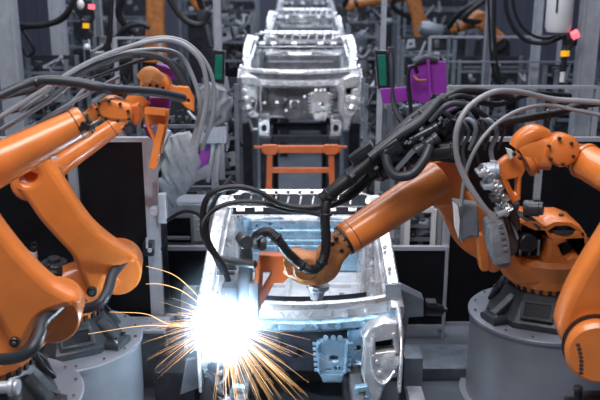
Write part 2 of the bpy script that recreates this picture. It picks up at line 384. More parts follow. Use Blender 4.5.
    b = MB(); strip([(-0.03, 0.985), (-0.07, 0.97), (-0.075, 0.93), (-0.05, 0.905), (0.0, 0.90)])
    for x in (-0.55, -0.2, 0.12, 0.3, 0.5): b.disc(V(x, 5.91 + bow(x), 0.95), V(0, 1, 0), 0.024, 0.05)
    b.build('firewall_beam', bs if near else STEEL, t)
    hl = [circ(-0.46, 0.22, 0.02), circ(-0.30, 0.22, 0.025), circ(-0.18, 0.26, 0.02), circ(-0.18, 0.12, 0.02), rect(-0.07, 0.2, 0.12, 0.10), circ(0.06, 0.30, 0.02), circ(0.06, 0.1, 0.02), circ(0.44, 0.2, 0.02, 8, 0.03), circ(0.24, 0.22, 0.04), circ(0.52, 0.26, 0.015)]
    b = MB(); b.plate([(-0.66, 0.46), (-0.66, 0.16), (-0.52, 0.06), (-0.2, 0.04), (-0.16, 0.0), (0.16, 0.0), (0.2, 0.04), (0.52, 0.06), (0.66, 0.16), (0.66, 0.46)], V(0, 6.12, 0.46), V(1, 0, 0), V(0, 0.05, 1), 0.02, 0.004, hl if not near else hl[7:8])
    b.tube([V(-0.42, 6.08, 0.88), V(-0.42, 6.07, 0.72), V(-0.36, 6.07, 0.67), V(-0.2, 6.07, 0.68), V(-0.17, 6.07, 0.78), V(-0.17, 6.08, 0.88)], 0.012, 6)
    b.bar(V(-0.45, 6.08, 0.64), V(-0.2, 6.08, 0.64), 0.015)
    b.disc(V(-0.07, 6.09, 0.66), V(0, 1, 0), 0.05, 0.04)
    b.build('firewall', mat('dark_firewall_steel', (0.045, 0.05, 0.07), 0.4, 0.3, 0.3, 9) if near else STEELD, t)  # nearest body's firewall gets a darker steel than the others
    b = MB(); b.plate([(-0.125, 0.37), (-0.105, 0.09), (-0.07, 0), (0.07, 0), (0.105, 0.09), (0.125, 0.37)], V(0.255, 5.90, 0.48), V(1, 0, 0), V(0, -0.06, 1), 0.05, 0.012, [circ(0.01, 0.22, 0.035, 14, 0.028), rect(-0.035, 0.12, 0.035, 0.012), rect(0.03, 0.13, 0.015, 0.03), rect(0.055, 0.13, 0.015, 0.03)])
    for s in (-1, 1):
        for k in range(6): b.box(V(0.255 + s * (0.125 + 0.003 * k), 5.87, 0.60 + 0.045 * k), (0.035, 0.03, 0.02), bev=0.004)
        b.bar(V(0.255 + s * 0.095, 5.865, 0.58), V(0.255 + s * 0.112, 5.845, 0.84), 0.016, 0.04)
    b.box(V(0.255, 5.875, 0.53), (0.16, 0.04, 0.06), bev=0.01); b.box(V(0.255, 5.88, 0.84), (0.22, 0.05, 0.03), bev=0.006)
    for x in (0.2, 0.26, 0.31): b.disc(V(x, 5.86, 0.88), V(0, -1, 0.3), 0.02, 0.04)
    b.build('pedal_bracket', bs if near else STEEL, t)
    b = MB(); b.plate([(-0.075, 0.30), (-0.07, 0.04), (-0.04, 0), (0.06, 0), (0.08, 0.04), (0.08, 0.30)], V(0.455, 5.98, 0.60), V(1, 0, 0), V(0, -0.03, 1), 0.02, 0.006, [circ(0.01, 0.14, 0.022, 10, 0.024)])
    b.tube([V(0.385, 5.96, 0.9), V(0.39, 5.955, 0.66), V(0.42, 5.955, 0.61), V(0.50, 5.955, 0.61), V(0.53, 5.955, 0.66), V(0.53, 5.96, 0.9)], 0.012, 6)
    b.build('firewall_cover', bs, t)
    def q(px, py): return ((px - 300) * 0.00768, CAMZ - 5.74 * math.tan(PITCH + math.atan((py - 200) / F)))
    for s in (-1, 1):
        sx = lambda l: [(s * a_, c_) for a_, c_ in l]
        b = MB()
        b.plate(sx([q(*e) for e in ((362, 334), (368, 324), (382, 318), (396, 320), (398, 345), (397, 366), (392, 374), (385, 383), (380, 402), (366, 402), (364, 380), (361, 370), (363, 352))]), V(0, 5.74, 0), V(1, 0, 0), V(0, 0, 1), 0.14, 0.025, [sx([q(*e) for e in ((374, 339), (391, 336), (393, 347), (375, 349))])], smooth=False)
        c = q(388, 358); b.lathe(V(s * c[0], 5.70, c[1]), V(0, -1, 0), [(0, 0.085), (0.035, 0.075), (0.055, 0.045), (0.058, 0)], 24)
        for e in ((376, 357), (379, 368), (370, 342), (392, 330), (372, 352)): c = q(*e); b.disc(V(s * c[0], 5.67, c[1]), V(0, 1, 0), 0.018, 0.04)
        b.tube([V(s * q(*e)[0], 5.655, q(*e)[1]) for e in ((372, 330), (370, 350), (374, 372), (384, 378), (394, 366))], 0.012, 6)
        b.loft([(V(s * 0.60, 6.0, 0.86), 0.14, 0.05), (V(s * 0.63, 5.85, 0.93), 0.12, 0.05)], V(1, 0, 0), p=4)
        b.build('strut_tower', STEEL, t)
        b = MB(); c = q(383, 342); b.box(V(s * c[0], 5.80, c[1]), (0.14, 0.04, 0.10)); b.build('tower_recess', SHADEBLK, t)
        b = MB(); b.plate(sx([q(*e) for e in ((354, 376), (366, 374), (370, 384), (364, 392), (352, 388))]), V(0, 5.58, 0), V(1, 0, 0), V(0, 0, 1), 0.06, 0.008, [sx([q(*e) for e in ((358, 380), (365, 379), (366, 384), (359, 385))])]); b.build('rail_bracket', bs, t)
        b = MB(); b.loft([(V(s * 0.775, 6.15, 1.08), 0.022, 0.05), (V(s * 0.775, 5.85, 0.95), 0.018, 0.06), (V(s * 0.765, 5.68, 0.78), 0.014, 0.06), (V(s * 0.755, 5.64, 0.55), 0.014, 0.05)], V(1, 0, 0), p=4)
        b.build('apron_rail', STEEL, t)
        hx = s * 0.44
        b = MB(); b.loft([(V(hx, 6.1, 0.50), 0.055, 0.07), (V(hx, 5.45, 0.50), 0.05, 0.065)], V(1, 0, 0), p=6)
        b.plate(rect(0, 0, 0.13, 0.19), V(hx, 5.44, 0.48), V(1, 0, 0), V(0, 0, 1), 0.015, 0.003, [circ(0, 0.0, 0.032, 12, 0.045)] + [circ(a, c, 0.01, 8) for a in (-0.05, 0.05) for c in (-0.075, 0.075)])
        b.build('front_rail', STEEL if not near else STEELD, t)
        b = MB(); b.box(V(hx, 5.452, 0.48), (0.08, 0.005, 0.11)); b.build('rail_opening', HOLLOW, t)
    if not near:
        for s in (-1, 1):
            b = MB(); b.loft([(V(s * 0.70, 6.0, 1.06), 0.07, 0.08), (V(s * 0.71, 5.8, 0.85), 0.08, 0.10), (V(s * 0.64, 5.7, 0.65), 0.05, 0.08)], V(1, 0, 0), p=4); b.disc(V(s * 0.69, 5.70, 0.88), V(0, 1, 0), 0.05, 0.08); b.build('wing_mount', STEEL, t)
    return t
c1 = car('bright car body shell nearest the camera, being welded at its left front corner')
c2 = car('raised car body shell right behind the orange lifting frame', False)
c2.location += V(0, 4.5, 1.25)
for dy, dz, dx, lb in [(5.6, 0.0, 0.10, 'blurred car body shell third in the line, its header above the second'), (11.3, 0.0, 0.15, 'farthest car body shell at the top edge of the view')]:
    c = copy_tree(c2); c.location = c2.location + V(dx, dy, dz); c['label'] = lb

# carriers under the car bodies
def carrier(lb, y0, y1, z, x=0):
    t = thing('body_carrier', lb, 'carrier', V(x, (y0 + y1) / 2, 0), 'carriers under the car bodies')
    for s in (-1, 1):
        b = MB(); b.box(V(x + s * 0.42, (y0 + y1) / 2, z), (0.14, y1 - y0, 0.14), bev=0.01); b.build('skid_rail', MACHD, t)
        for y in (y0 + 0.35, y1 - 0.35):
            b = MB(); b.box(V(x + s * 0.42, y, (z - 0.07) / 2), (0.16, 0.22, z - 0.07), bev=0.01); b.build('leg', MACHD, t)
    b = MB()
    for k in range(4): b = MB(); b.box(V(x, y0 + 0.3 + k * (y1 - y0 - 0.6) / 3, z - 0.01), (0.70, 0.10, 0.09)); b.build('cross_beam', MACHD, t)
    return t
carrier('dark steel carrier under the nearest car body', 5.3, 8.3, 0.30)
carrier('dark steel carrier under the second car body', 9.85, 12.9, 1.56)
carrier('dark steel carrier under the third car body', 15.5, 18.4, 1.56, 0.1)
carrier('dark steel carrier under the farthest car body', 21.2, 24.0, 1.56, 0.15)

# orange lifting frame behind the nearest body
t = thing('lifting_frame', 'orange ladder-shaped lifting frame standing behind the nearest car body', 'frame', V(0, 8.8, 0))
Y = 8.8
b = MB(); b.bar(at(262, 149, Y), at(341, 149, Y), 0.075, 0.07); b.build('top_beam', ORANGE2, t)
b = MB(); b.bar(at(270, 170, Y), at(331, 170, Y), 0.06, 0.05); b.build('cross_bar', ORANGE2, t)
for x, s in ((270, -1), (331, 1)):
    b = MB(); p = at(x, 147, Y); q = at(x - s * -1, 187, Y); b.bar(V(p.x, p.y, p.z), V(q.x, q.y, q.z), 0.07, 0.06); b.bar(q, V(q.x, q.y, 0.0), 0.07, 0.06); b.build('upright', ORANGE2, t)
    b = MB(); c = at(x - s * -1 * 2, 150, Y); b.pplate([(x - 7, 145), (x + 7, 145), (x + 9, 150), (x + 5, 155), (x - 5, 155), (x - 9, 150)], Y - 0.07, 0.05, 0.01)
    b.bar(at(x + s * 5, 147, Y), at(x + s * 16, 147, Y), 0.025); b.build('corner_bracket', ORANGE2, t)

# ------------------------------------------------------------------ robots: shared parts
def pedestal(lb, x, Y, z, r):
    t = thing('robot_pedestal', lb, 'pedestal', V(x, Y, 0), 'round steel pedestals')
    b = MB(); b.lathe(V(x, Y, 0), V(0, 0, 1), [(0, 0), (0, r * 1.06), (0.03, r * 1.06), (0.03, r * 0.97), (z - 0.03, r * 0.97), (z - 0.03, r), (z - 0.006, r), (z, r - 0.006), (z, 0)], 72); b.build('drum', PED, t)
    b = MB()
    for k in range(16):
        a = k * math.pi / 8; b.cyl(V(x + math.cos(a) * r * 0.92, Y + math.sin(a) * r * 0.92, z), V(x + math.cos(a) * r * 0.92, Y + math.sin(a) * r * 0.92, z + 0.015), 0.012, n=8)
    b.build('bolt_ring', CHROME, t)
    return t
def base(t, x, Y, z, yaw=0.0, h=0.24, s=1.0):
    c = V(x, Y, z)
    def d(a): return V(math.cos(a), math.sin(a), 0)
    b = MB(); M = []
    prof = [(0.0, 0.44), (0.05, 0.44), (0.09, 0.40), (h - 0.03, 0.315), (h, 0.30)]
    rings = [[c + d(yaw + (i + 0.5) * math.pi / 4) * r * s * (1.0 if i % 2 else 1.0) + V(0, 0, hh) for i in range(8)] for hh, r in prof]
    vs = [p for r in rings for p in r]; fs = []
    for k in range(len(rings) - 1):
        for i in range(8): fs.append([k * 8 + i, k * 8 + (i + 1) % 8, (k + 1) * 8 + (i + 1) % 8, (k + 1) * 8 + i])
    fs += [list(range(8))[::-1], [len(vs) - 8 + i for i in range(8)]]
    b.geo(vs, fs)
    for i in range(4):
        a = yaw + math.pi / 4 + i * math.pi / 2
        b.loft([(c + d(a) * 0.30 + V(0, 0, 0.035), 0.12, 0.035), (c + d(a) * 0.52 * s + V(0, 0, 0.03), 0.10, 0.03)], V(0, 0, 1).cross(d(a)), p=4)
        b.loft([(c + d(a) * 0.30 + V(0, 0, 0.17), 0.05, 0.05), (c + d(a) * 0.46 * s + V(0, 0, 0.05), 0.04, 0.03)], V(0, 0, 1).cross(d(a)), p=4)
    b.build('base', CAST, t, ang=25)
    for i in range(4):                                    # framed square openings in the flanks
        a = yaw + i * math.pi / 2; sd = V(0, 0, 1).cross(d(a)); up = (d(a) * -0.085 + V(0, 0, h - 0.12)).normalized()
        o = c + d(a) * 0.352 * s + V(0, 0, (0.09 + h - 0.03) / 2)
        b = MB(); b.plate(rect(0, 0, 0.26, h - 0.10), o + d(a) * 0.012, sd, up, 0.03, 0.006, [rect(0, 0, 0.20, h - 0.15)]); b.build('base_frame', CAST, t)
        b = MB(); b.plate(rect(0, 0, 0.20, h - 0.15), o + d(a) * 0.006, sd, up, 0.01); b.build('base_cover', BLACKM, t)
    b = MB()
    for i in range(4):
        a = yaw + math.pi / 4 + i * math.pi / 2
        for q in (-0.06, 0.06):
            e = c + d(a) * 0.48 * s + V(0, 0, 1).cross(d(a)) * q + V(0, 0, 0.05); b.cyl(e, e + V(0, 0, 0.035), 0.018, n=6)
    b.build('anchor_bolts', CHROME, t)
def ring(t, x, Y, z, r=0.29, h=0.12):
    b = MB(); b.lathe(V(x, Y, z), V(0, 0, 1), [(0, 0), (0, r - 0.01), (0.012, r), (h * 0.42, r), (h * 0.42, r * 1.05), (h * 0.95, r * 1.05), (h, r), (h, 0)], 48)
    b.build('turntable', ORANGE, t)
    b = MB()
    for k in range(26):
        a = k * 2 * math.pi / 26; b.box(V(x + math.cos(a) * r * 1.0, Y + math.sin(a) * r * 1.0, z + h * 0.25), (0.03, 0.03, h * 0.42), Matrix.Rotation(a, 3, 'Z'))
    b.build('turntable_notches', BLACKM, t)
def forearm(t, p0, p1, r0, r1, name='forearm', M_=None, bolts=True):
    M_ = M_ or ORANGE; L = (p1 - p0).length; ax = (p1 - p0).normalized()
    b = MB(); b.lathe(p0, ax, [(0, 0), (0, r0 * 0.92), (0.02, r0), (L * 0.5, (r0 + r1) / 2 * 1.0), (L * 0.93, r1), (L * 0.93 + 0.004, r1 * 1.05), (L * 0.985, r1 * 1.05), (L, r1 * 0.99), (L, 0)], 48)
    b.build(name, M_, t)
    b = MB(); b.lathe(p1 - ax * 0.002, ax, [(0, 0), (0, r1 * 0.97), (0.018, r1 * 0.97), (0.018, 0)], 48)
    b.lathe(p0 + ax * (L * 0.925), ax, [(0, 0), (0, r1 * 1.012), (0.006, r1 * 1.012), (0.006, 0)], 48); b.build('seal_ring', BLACK, t)
    if bolts:
        b = MB(); u = ax.orthogonal().normalized(); v = ax.cross(u)
        for k in range(10):
            a = k * math.pi / 5; c = p1 + (u * math.cos(a) + v * math.sin(a)) * r1 * 0.78; b.cyl(c + ax * 0.01, c + ax * 0.035, 0.011, n=8)
        b.build('flange_bolts', BLACKM, t)
def motor(t, p, ax, r, L, name='motor', M_=None):
    ax = ax.normalized(); b = MB()
    b.lathe(p, ax, [(0, 0), (0, r * 0.9), (0.01, r), (L * 0.3, r), (L * 0.3, r * 0.92), (L * 0.34, r * 0.92), (L * 0.34, r), (L * 0.8, r), (L * 0.82, r * 0.85), (L, r * 0.8), (L, 0)], 28)
    b.box(p + ax * L * 0.6 + V(0, 0, r * 0.95), (r * 0.7, r * 0.7, r * 0.5), bev=0.008)
    b.build(name, M_ or BLACKM, t)
def hose(parent, pts, rpx, M_, name='hose', Y=None, rib=0.0, n=10):
    P = PT(pts, Y) if not isinstance(pts[0], Vector) else pts
    r = m(rpx, P[len(P) // 2]); b = MB(); b.tube(P, r, n, rib=rib); return b.build(name, M_, parent)
def clamps(parent, pts, Y, rpx, name='hose_clamp', M_=None):
    for a, c in pts:
        p = at(a[0], a[1], a[2] if len(a) > 2 else Y); q = at(c[0], c[1], c[2] if len(c) > 2 else Y)
        b = MB(); b.disc(p, (q - p), m(rpx, p), m(3, p)); b.build(name, M_ or BLACKM, parent)

# ---- left robots
LP = [(-2.02, 4.78, 0.98, 'low grey drum pedestal at the bottom left corner, under the front left robot'), (-1.87, 6.03, 0.80, 'grey drum pedestal under the rear left robot, left of the welding sparks')]
for x, Y, z, lb in LP: pedestal(lb, x, Y, z, 0.60)

def left_robot(lb, x, Y, z, link, hole, Yl, k, drum, bolt, tube, front):
    t = thing('industrial_robot', lb, 'robot', V(x, Y, z), 'orange robots')
    base(t, x, Y, z, yaw=R(-62), h=0.24); ring(t, x, Y, z + 0.23)
    zt = z + 0.35
    # carousel body behind the link
    dc = at(drum[0], drum[1], Yl + 0.30)
    b = MB(); b.loft([(V(x + 0.04, Y, zt - 0.01), 0.24, 0.24), (V(x + 0.10, Y, zt + 0.06), 0.22, 0.22), (V(dc.x - 0.02, Y + 0.06, dc.z), 0.14, 0.14)], V(1, 0, 0), p=3.5)
    b.build('carousel', ORANGE, t)
    nrm = V(k, -1, 0).normalized()
    b = MB(); r = m(drum[2], dc)
    b.lathe(dc - nrm * 0.26, nrm, [(0, 0), (0, r * 0.9), (0.03, r), (0.24, r), (0.245, r * 1.03), (0.30, r * 1.03), (0.32, r * 0.95), (0.32, 0)], 48); b.build('hub', ORANGE, t)
    b = MB(); b.disc(dc - nrm * 0.10 + V(r * 0.35, 0, r * 0.45), V(0.9, 0, 0.6), r * 0.5, 0.05); b.build('hub_cap', ORANGE, t)
    b = MB(); b.pplate(link, Yl, 0.20, 0.045, [hole] if hole else [], smooth=True, k=k, x0=x); b.build('link_arm', ORANGE, t)
    bp = at(bolt[0], bolt[1], Yl, k, x) + nrm * 0.01
    b = MB(); b.disc(bp, nrm, m(5.2, bp), 0.04); b.build('link_bearing', BLACKM, t)
    b = MB(); b.disc(bp + nrm * 0.02, nrm, m(2.2, bp), 0.02, n=6); b.build('bearing_bolt', CAST, t)
    hose(t, tube, 6.0 if front else 5.2, DHOSE, 'cable_conduit', n=14)
    return t
# rear left robot
link = [(44, 158), (52, 168), (64, 186), (78, 208), (92, 226), (112, 243), (130, 254), (137, 262), (128, 264), (114, 270), (106, 281), (101, 293), (94, 299), (88, 294), (83, 282), (71, 257), (56, 240), (40, 222), (26, 202), (12, 182), (22, 164)]
rl = left_robot('rear left orange robot, on the drum pedestal left of the sparks', -1.87, 6.03, 0.80, link, circ(27, 176, 10, 14, 9), 5.72, 0.12, (117, 270, 24), (92, 291), [(128, 256, 6.0), (119, 266, 5.84), (112, 276, 5.72), (108, 290, 5.6), (101, 302, 5.5), (88, 308, 5.52), (70, 309, 5.62)], False)
p0 = at(34, 182, 6.1); p1 = at(118, 124, 6.35)
forearm(rl, p0, p1, m(13, p0), m(9, p1))
b = MB(); b.disc(at(32, 180, 6.05), V(0.1, -1, 0), m(17, p0), 0.3); b.build('elbow', ORANGE, rl)
b = MB(); q = at(57, 171, 5.95); b.disc(q, V(0.4, -1, 0.2), m(6, q), 0.1); b.build('elbow_motor', DORANGE, rl)
motor(rl, at(62, 275, 5.74), V(-1, -0.3, 0.15), m(9, at(50, 272, 5.7)), 0.17)
b = MB(); b.loft([(at(52, 276, 6.0), 0.05, 0.04), (at(66, 272, 6.0), 0.05, 0.05), (at(84, 268, 6.0), 0.07, 0.07)], V(0, 1, 0)); b.build('motor_arm', ORANGE, rl)
b = MB(); b.disc(at(54, 263, 6.1), V(0, 0, 1), 0.10, 0.03); b.disc(at(54, 260, 6.1), V(0, 0, 1), 0.05, 0.05); b.bar(at(28, 268, 6.1), at(80, 264, 6.1), 0.03); b.build('motor_plate', CAST, rl)
b = MB(); b.box(at(33.5, 259, 6.1), (0.055, 0.05, 0.12), bev=0.006); b.build('valve_block', WHITE, rl)
b = MB(); b.box(at(33.5, 249, 6.1), (0.04, 0.04, 0.04), bev=0.008); b.tube([at(33, 247, 6.1), at(31, 244, 6.1), at(36, 243, 6.1), at(37, 250, 6.1)], 0.006, 6); b.build('valve_cap', BLACKM, rl)
b = MB(); b.cyl(at(65, 284, 5.95), at(65, 279, 5.95), 0.03, n=14); b.build('glass_gauge', CHROME, rl)
motor(rl, at(84, 284, 5.95), V(-1, -0.3, -0.3), 0.07, 0.14)
b = MB()
for q in ((74, 302), (82, 303), (78, 296)): b.disc(at(q[0], q[1], 5.8), V(0, -1, 0), 0.035, 0.06)
b.build('cable_glands', BLACKM, rl)
# wrist, head and purple tool of the rear left robot
p = at(150, 88, 6.4)
b = MB(); b.loft([(at(116, 125, 6.35), 0.07, 0.06), (at(130, 110, 6.37), 0.075, 0.08), (at(142, 96, 6.4), 0.09, 0.09)], V(0, 1, 0), p=3.5); b.build('wrist', ORANGE, rl)
b = MB(); b.pplate([(139, 84), (144, 76), (152, 73), (164, 76), (170, 84), (168, 93), (158, 97), (144, 95)], 6.3, 0.14, 0.03, smooth=True); b.build('wrist_head', ORANGE, rl)
b = MB()
for q in ((143, 87), (150, 85), (157, 86), (163, 88), (148, 93)): b.disc(at(q[0], q[1], 6.29), V(0, -1, 0), 0.012, 0.03, n=10)
b.build('head_bolts', BLACKM, rl)
b = MB(); b.loft([(at(141, 80, 6.2), 0.03, 0.05), (at(150, 74, 6.2), 0.035, 0.06), (at(162, 80, 6.2), 0.02, 0.04)], V(0, 1, 0)); b.build('head_cover', DORANGE, rl)
b = MB(); b.pplate([(177, 86), (188, 87), (194, 98), (194, 112), (186, 108), (176, 98)], 6.32, 0.06, 0.012, [circ(188, 101, 2, 8)]); b.bar(at(168, 88, 6.35), at(178, 92, 6.35), 0.07); b.build('tool_plate', ORANGE, rl)
for lbq, po in (('tool_cover', [(156, 64), (164, 66), (176, 71), (175, 81), (170, 78), (157, 74)]), ('tool_cover', [(149, 97), (170, 98), (169, 108), (149, 108)]), ('tool_cover', [(143, 126), (152, 128), (153, 140), (146, 136)])):
    b = MB(); b.pplate(po, 6.48, 0.10, 0.012); b.build('tool_cover', PURPLE, rl)
b = MB(); b.pplate([(143, 108), (169, 110), (167, 124), (164, 140), (157, 168), (150, 166), (154, 145), (145, 124)], 6.36, 0.08, 0.012, [[(149, 125), (163, 125), (158, 138), (155, 140)]])
b.bar(at(145, 110, 6.30), at(166, 112, 6.30), 0.05, 0.05); b.bar(at(162, 124, 6.33), at(152, 168, 6.33), 0.035, 0.05); b.build('tool_bracket', ORANGE, rl)
b = MB()
for q, h_ in ((130, 128), (135, 126)): b.cyl(at(q + 2, 104, 6.3), at(q, h_, 6.3), 0.018, n=10)
b.box(at(129, 130, 6.3), (0.06, 0.05, 0.06), bev=0.01); b.build('gun_cylinders', MACHD, rl)

# front left robot
link = [(-20, 206), (0, 231), (20, 256), (46, 282), (62, 292), (75, 299), (78, 306), (66, 309), (50, 314), (38, 322), (31, 334), (25, 345), (16, 351), (8, 344), (2, 330), (-12, 306), (-34, 280), (-52, 256), (-66, 230), (-50, 208)]
fl = left_robot('front left orange robot, cut off by the left edge of the view', -2.02, 4.78, 0.98, link, None, 4.45, 0.12, (53, 315, 27), (15, 341), [(66, 300, 4.75), (53, 312, 4.58), (42, 323, 4.45), (39, 336, 4.34), (31, 350, 4.26), (14, 358, 4.28), (-16, 360, 4.4)], True)
p0 = at(-40, 184, 4.9); p1 = at(84, 121, 5.25)
forearm(fl, p0, p1, m(24, p0), m(15.5, p1))
b = MB(); b.disc(at(-44, 190, 4.75), V(0.1, -1, 0), m(28, p0), 0.4); b.build('elbow', ORANGE, fl)
b = MB(); b.loft([(at(80, 122, 5.25), 0.07, 0.07), (at(90, 117, 5.27), 0.055, 0.05), (at(98, 111, 5.28), 0.06, 0.06)], V(0, 1, 0)); b.build('wrist', ORANGE, fl)
b = MB(); b.pplate([(95, 108), (99, 101), (108, 98), (120, 102), (130, 109), (131, 121), (118, 123), (101, 119)], 5.2, 0.16, 0.03, smooth=True); b.build('wrist_head', ORANGE, fl)
b = MB()
for q in ((97, 109), (99, 103), (109, 101), (120, 104), (128, 111), (129, 119), (118, 121), (106, 119), (99, 115)): b.disc(at(q[0], q[1], 5.195), V(0, -1, 0), 0.010, 0.02, n=8)
b.build('head_bolts', BLACKM, fl)
b = MB(); b.pplate([(130, 106), (138, 104), (142, 118), (138, 126), (131, 124)], 5.24, 0.10, 0.015); b.build('wrist_flange', ORANGE2, fl)
b = MB()
for q in ((84, 124), (82, 128), (88, 127)): b.disc(at(q[0], q[1], 5.14), V(0, -1, 0), 0.02, 0.04)
b.build('cable_glands', BLACKM, fl)
b = MB(); b.box(at(54, 158, 5.08), (0.03, 0.03, 0.025), bev=0.005); b.build('plug', WHITE, fl)
# hose packs of the left robots
for pts, r_, M_ in [([(-20, 106, 4.9), (20, 87, 5.0), (45, 80, 5.1), (80, 83, 5.15), (110, 89, 5.2), (140, 91, 5.5), (160, 93, 5.8), (183, 98, 6.1)], 5.0, DHOSE)]:
    hose(fl, pts, r_, M_, 'cable_conduit', rib=0.03, n=14)
clamps(fl, [((36, 83, 5.06), (40, 82, 5.07)), ((92, 85, 5.18), (95, 86, 5.18)), ((120, 90, 5.3), (123, 90, 5.32))], 5.1, 6.5)
for i, (pts, r_, M_) in enumerate([
    ([(-20, 130, 6.0), (40, 92, 6.1), (90, 62, 6.2), (140, 44, 6.3), (175, 41, 6.4), (200, 60, 6.4), (207, 95, 6.4), (198, 140, 6.4)], 2.6, GHOSE),
    ([(-20, 142, 6.1), (50, 100, 6.2), (100, 62, 6.3), (145, 50, 6.4), (178, 54, 6.5), (194, 80, 6.5), (200, 110, 6.5), (192, 145, 6.5)], 2.4, GHOSE),
    ([(20, 112, 6.2), (70, 75, 6.3), (110, 58, 6.4), (150, 39, 6.5), (185, 42, 6.6), (210, 70, 6.6), (214, 110, 6.6), (202, 150, 6.6)], 2.0, GHOSE),
    ([(10, 125, 6.3), (60, 92, 6.3), (110, 72, 6.4), (150, 58, 6.5), (176, 64, 6.5), (188, 86, 6.5), (194, 110, 6.5)], 2.0, DHOSE),
    ([(-10, 98, 6.1), (30, 90, 6.1), (80, 72, 6.2), (130, 55, 6.3), (165, 60, 6.4), (184, 84, 6.4), (190, 100, 6.4)], 3.4, DHOSE)]):
    hose(rl, pts, r_, M_, 'hose')
for i, (pts, r_) in enumerate([([(-15, 118, 6.2), (30, 106, 6.3), (58, 92, 6.4), (70, 76, 6.5)], 2.5), ([(-15, 150, 6.2), (20, 132, 6.3), (60, 112, 6.4), (86, 88, 6.5)], 2), ([(-10, 160, 6.2), (30, 130, 6.3), (56, 112, 6.3), (120, 76, 6.5)], 2)]):
    hose(fl, pts, r_, GHOSE if i else DHOSE, 'hose')

# ---- right robot, welding on the nearest body
RX, RY, RZ = 2.08, 6.55, 0.80
pedestal('grey drum pedestal under the right robot, at lower right', RX, RY, RZ, 0.62)
t = thing('industrial_robot', 'right orange robot reaching over the nearest car body with a black hose bundle', 'robot', V(RX, RY, RZ), 'orange robots'); r1 = t
b = MB(); b.lathe(V(RX, RY - 0.02, RZ + 0.36), V(0, 0, 1), [(0, 0), (0, 0.27), (0.05, 0.28), (0.16, 0.34), (0.20, 0.30), (0.2, 0)], 48); b.build('carousel_neck', ORANGE, t)
base(t, RX, RY, RZ, yaw=R(-112), h=0.26, s=1.08); ring(t, RX, RY, RZ + 0.25, 0.28, 0.12)
# carousel with its large side opening and rear loop
Yc = 6.28
body = [(516, 286), (504, 276), (499, 262), (500, 250), (505, 232), (512, 222), (522, 219), (536, 226), (548, 226), (554, 222), (568, 221), (581, 226), (588, 236), (590, 247), (584, 258), (574, 268), (570, 277), (562, 286)]
b = MB(); b.pplate(body, Yc, 0.42, 0.035, [circ(531, 246, 17, 24, 21), [(549, 229), (556, 226), (570, 227), (575, 231), (566, 234), (552, 234)], [(559, 246), (566, 243), (582, 242), (576, 254), (567, 260), (563, 256)]]); b.build('carousel', ORANGE, t)
b = MB(); q = at(530, 246, Yc + 0.1)
b.ball(q + V(0, 0.1, -0.01), m(16, q), (1, 0.8, 1.15)); b.disc(at(526, 242, Yc + 0.02), V(0.2, -1, 0.2), m(9, q), 0.12); b.build('shoulder_motor', BLACKM, t)
b = MB()
for k in range(7): b.cyl(at(520 + k * 3, 255 - (k % 3) * 5, Yc), at(521 + k * 3, 240 + (k % 2) * 6, Yc + 0.05), 0.012, n=8)
b.build('motor_plugs', MACH, t)
b = MB()
for k in range(6): b.cyl(at(562 + k * 3, 255 - k, Yc + 0.12), at(564 + k * 3, 240, Yc + 0.12), 0.014, n=8)
b.box(at(565, 245, Yc + 0.2), (0.25, 0.1, 0.2)); b.build('rear_cables', MACHD, t)
motor(t, at(524, 208, 6.35), V(1, -0.45, 0.1), m(8, q), 0.15, M_=CAST)
motor(t, at(518, 206, 6.38), V(-1, 0.0, 0.1), m(5, q), 0.08, M_=CAST)
b = MB(); b.loft([(at(516, 214, 6.4), 0.08, 0.03), (at(530, 220, 6.38), 0.1, 0.03), (at(540, 228, 6.35), 0.08, 0.03)], V(0, 1, 0)); b.build('top_cover', CAST, t)
b = MB(); c = at(560, 229, 6.42); b.lathe(c, V(0, 0, 1), [(0, 0), (0, 0.15), (0.03, 0.15), (0.03, 0.11), (0.06, 0.11), (0.07, 0.09), (0.07, 0)], 32); b.cyl(c + V(0, 0, 0.05), c + V(0, 0, 0.13), 0.02); b.bar(c + V(-0.13, 0, 0.06), c + V(0.1, 0, 0.06), 0.05, 0.03); b.build('brake_disc', CAST, t)
b = MB(); b.disc(at(568, 274, 6.3), V(1, -0.5, 0), 0.05, 0.16); b.build('side_motor', DORANGE, t)
# link arm
link = [(424, 170), (440, 163), (453, 168), (460, 186), (474, 200), (490, 214), (505, 228), (512, 250), (505, 268), (492, 274), (479, 262), (464, 252), (453, 240), (446, 226), (436, 208), (424, 190)]
b = MB(); b.pplate(link, 6.12, 0.20, 0.045, [circ(440, 178, 3.4, 14)], smooth=True, k=-0.15, x0=1.3); b.build('link_arm', ORANGE, t)
b = MB(); q = at(484, 262, 6.0); b.pplate([(477, 238), (484, 236), (489, 250), (491, 268), (486, 272), (480, 268)], 5.94, 0.10, 0.02, smooth=True); b.build('link_rib', ORANGE, t)
b = MB(); b.disc(at(440, 178, 6.2), V(0, -1, 0), 0.2, 0.34); b.build('elbow', ORANGE, t)
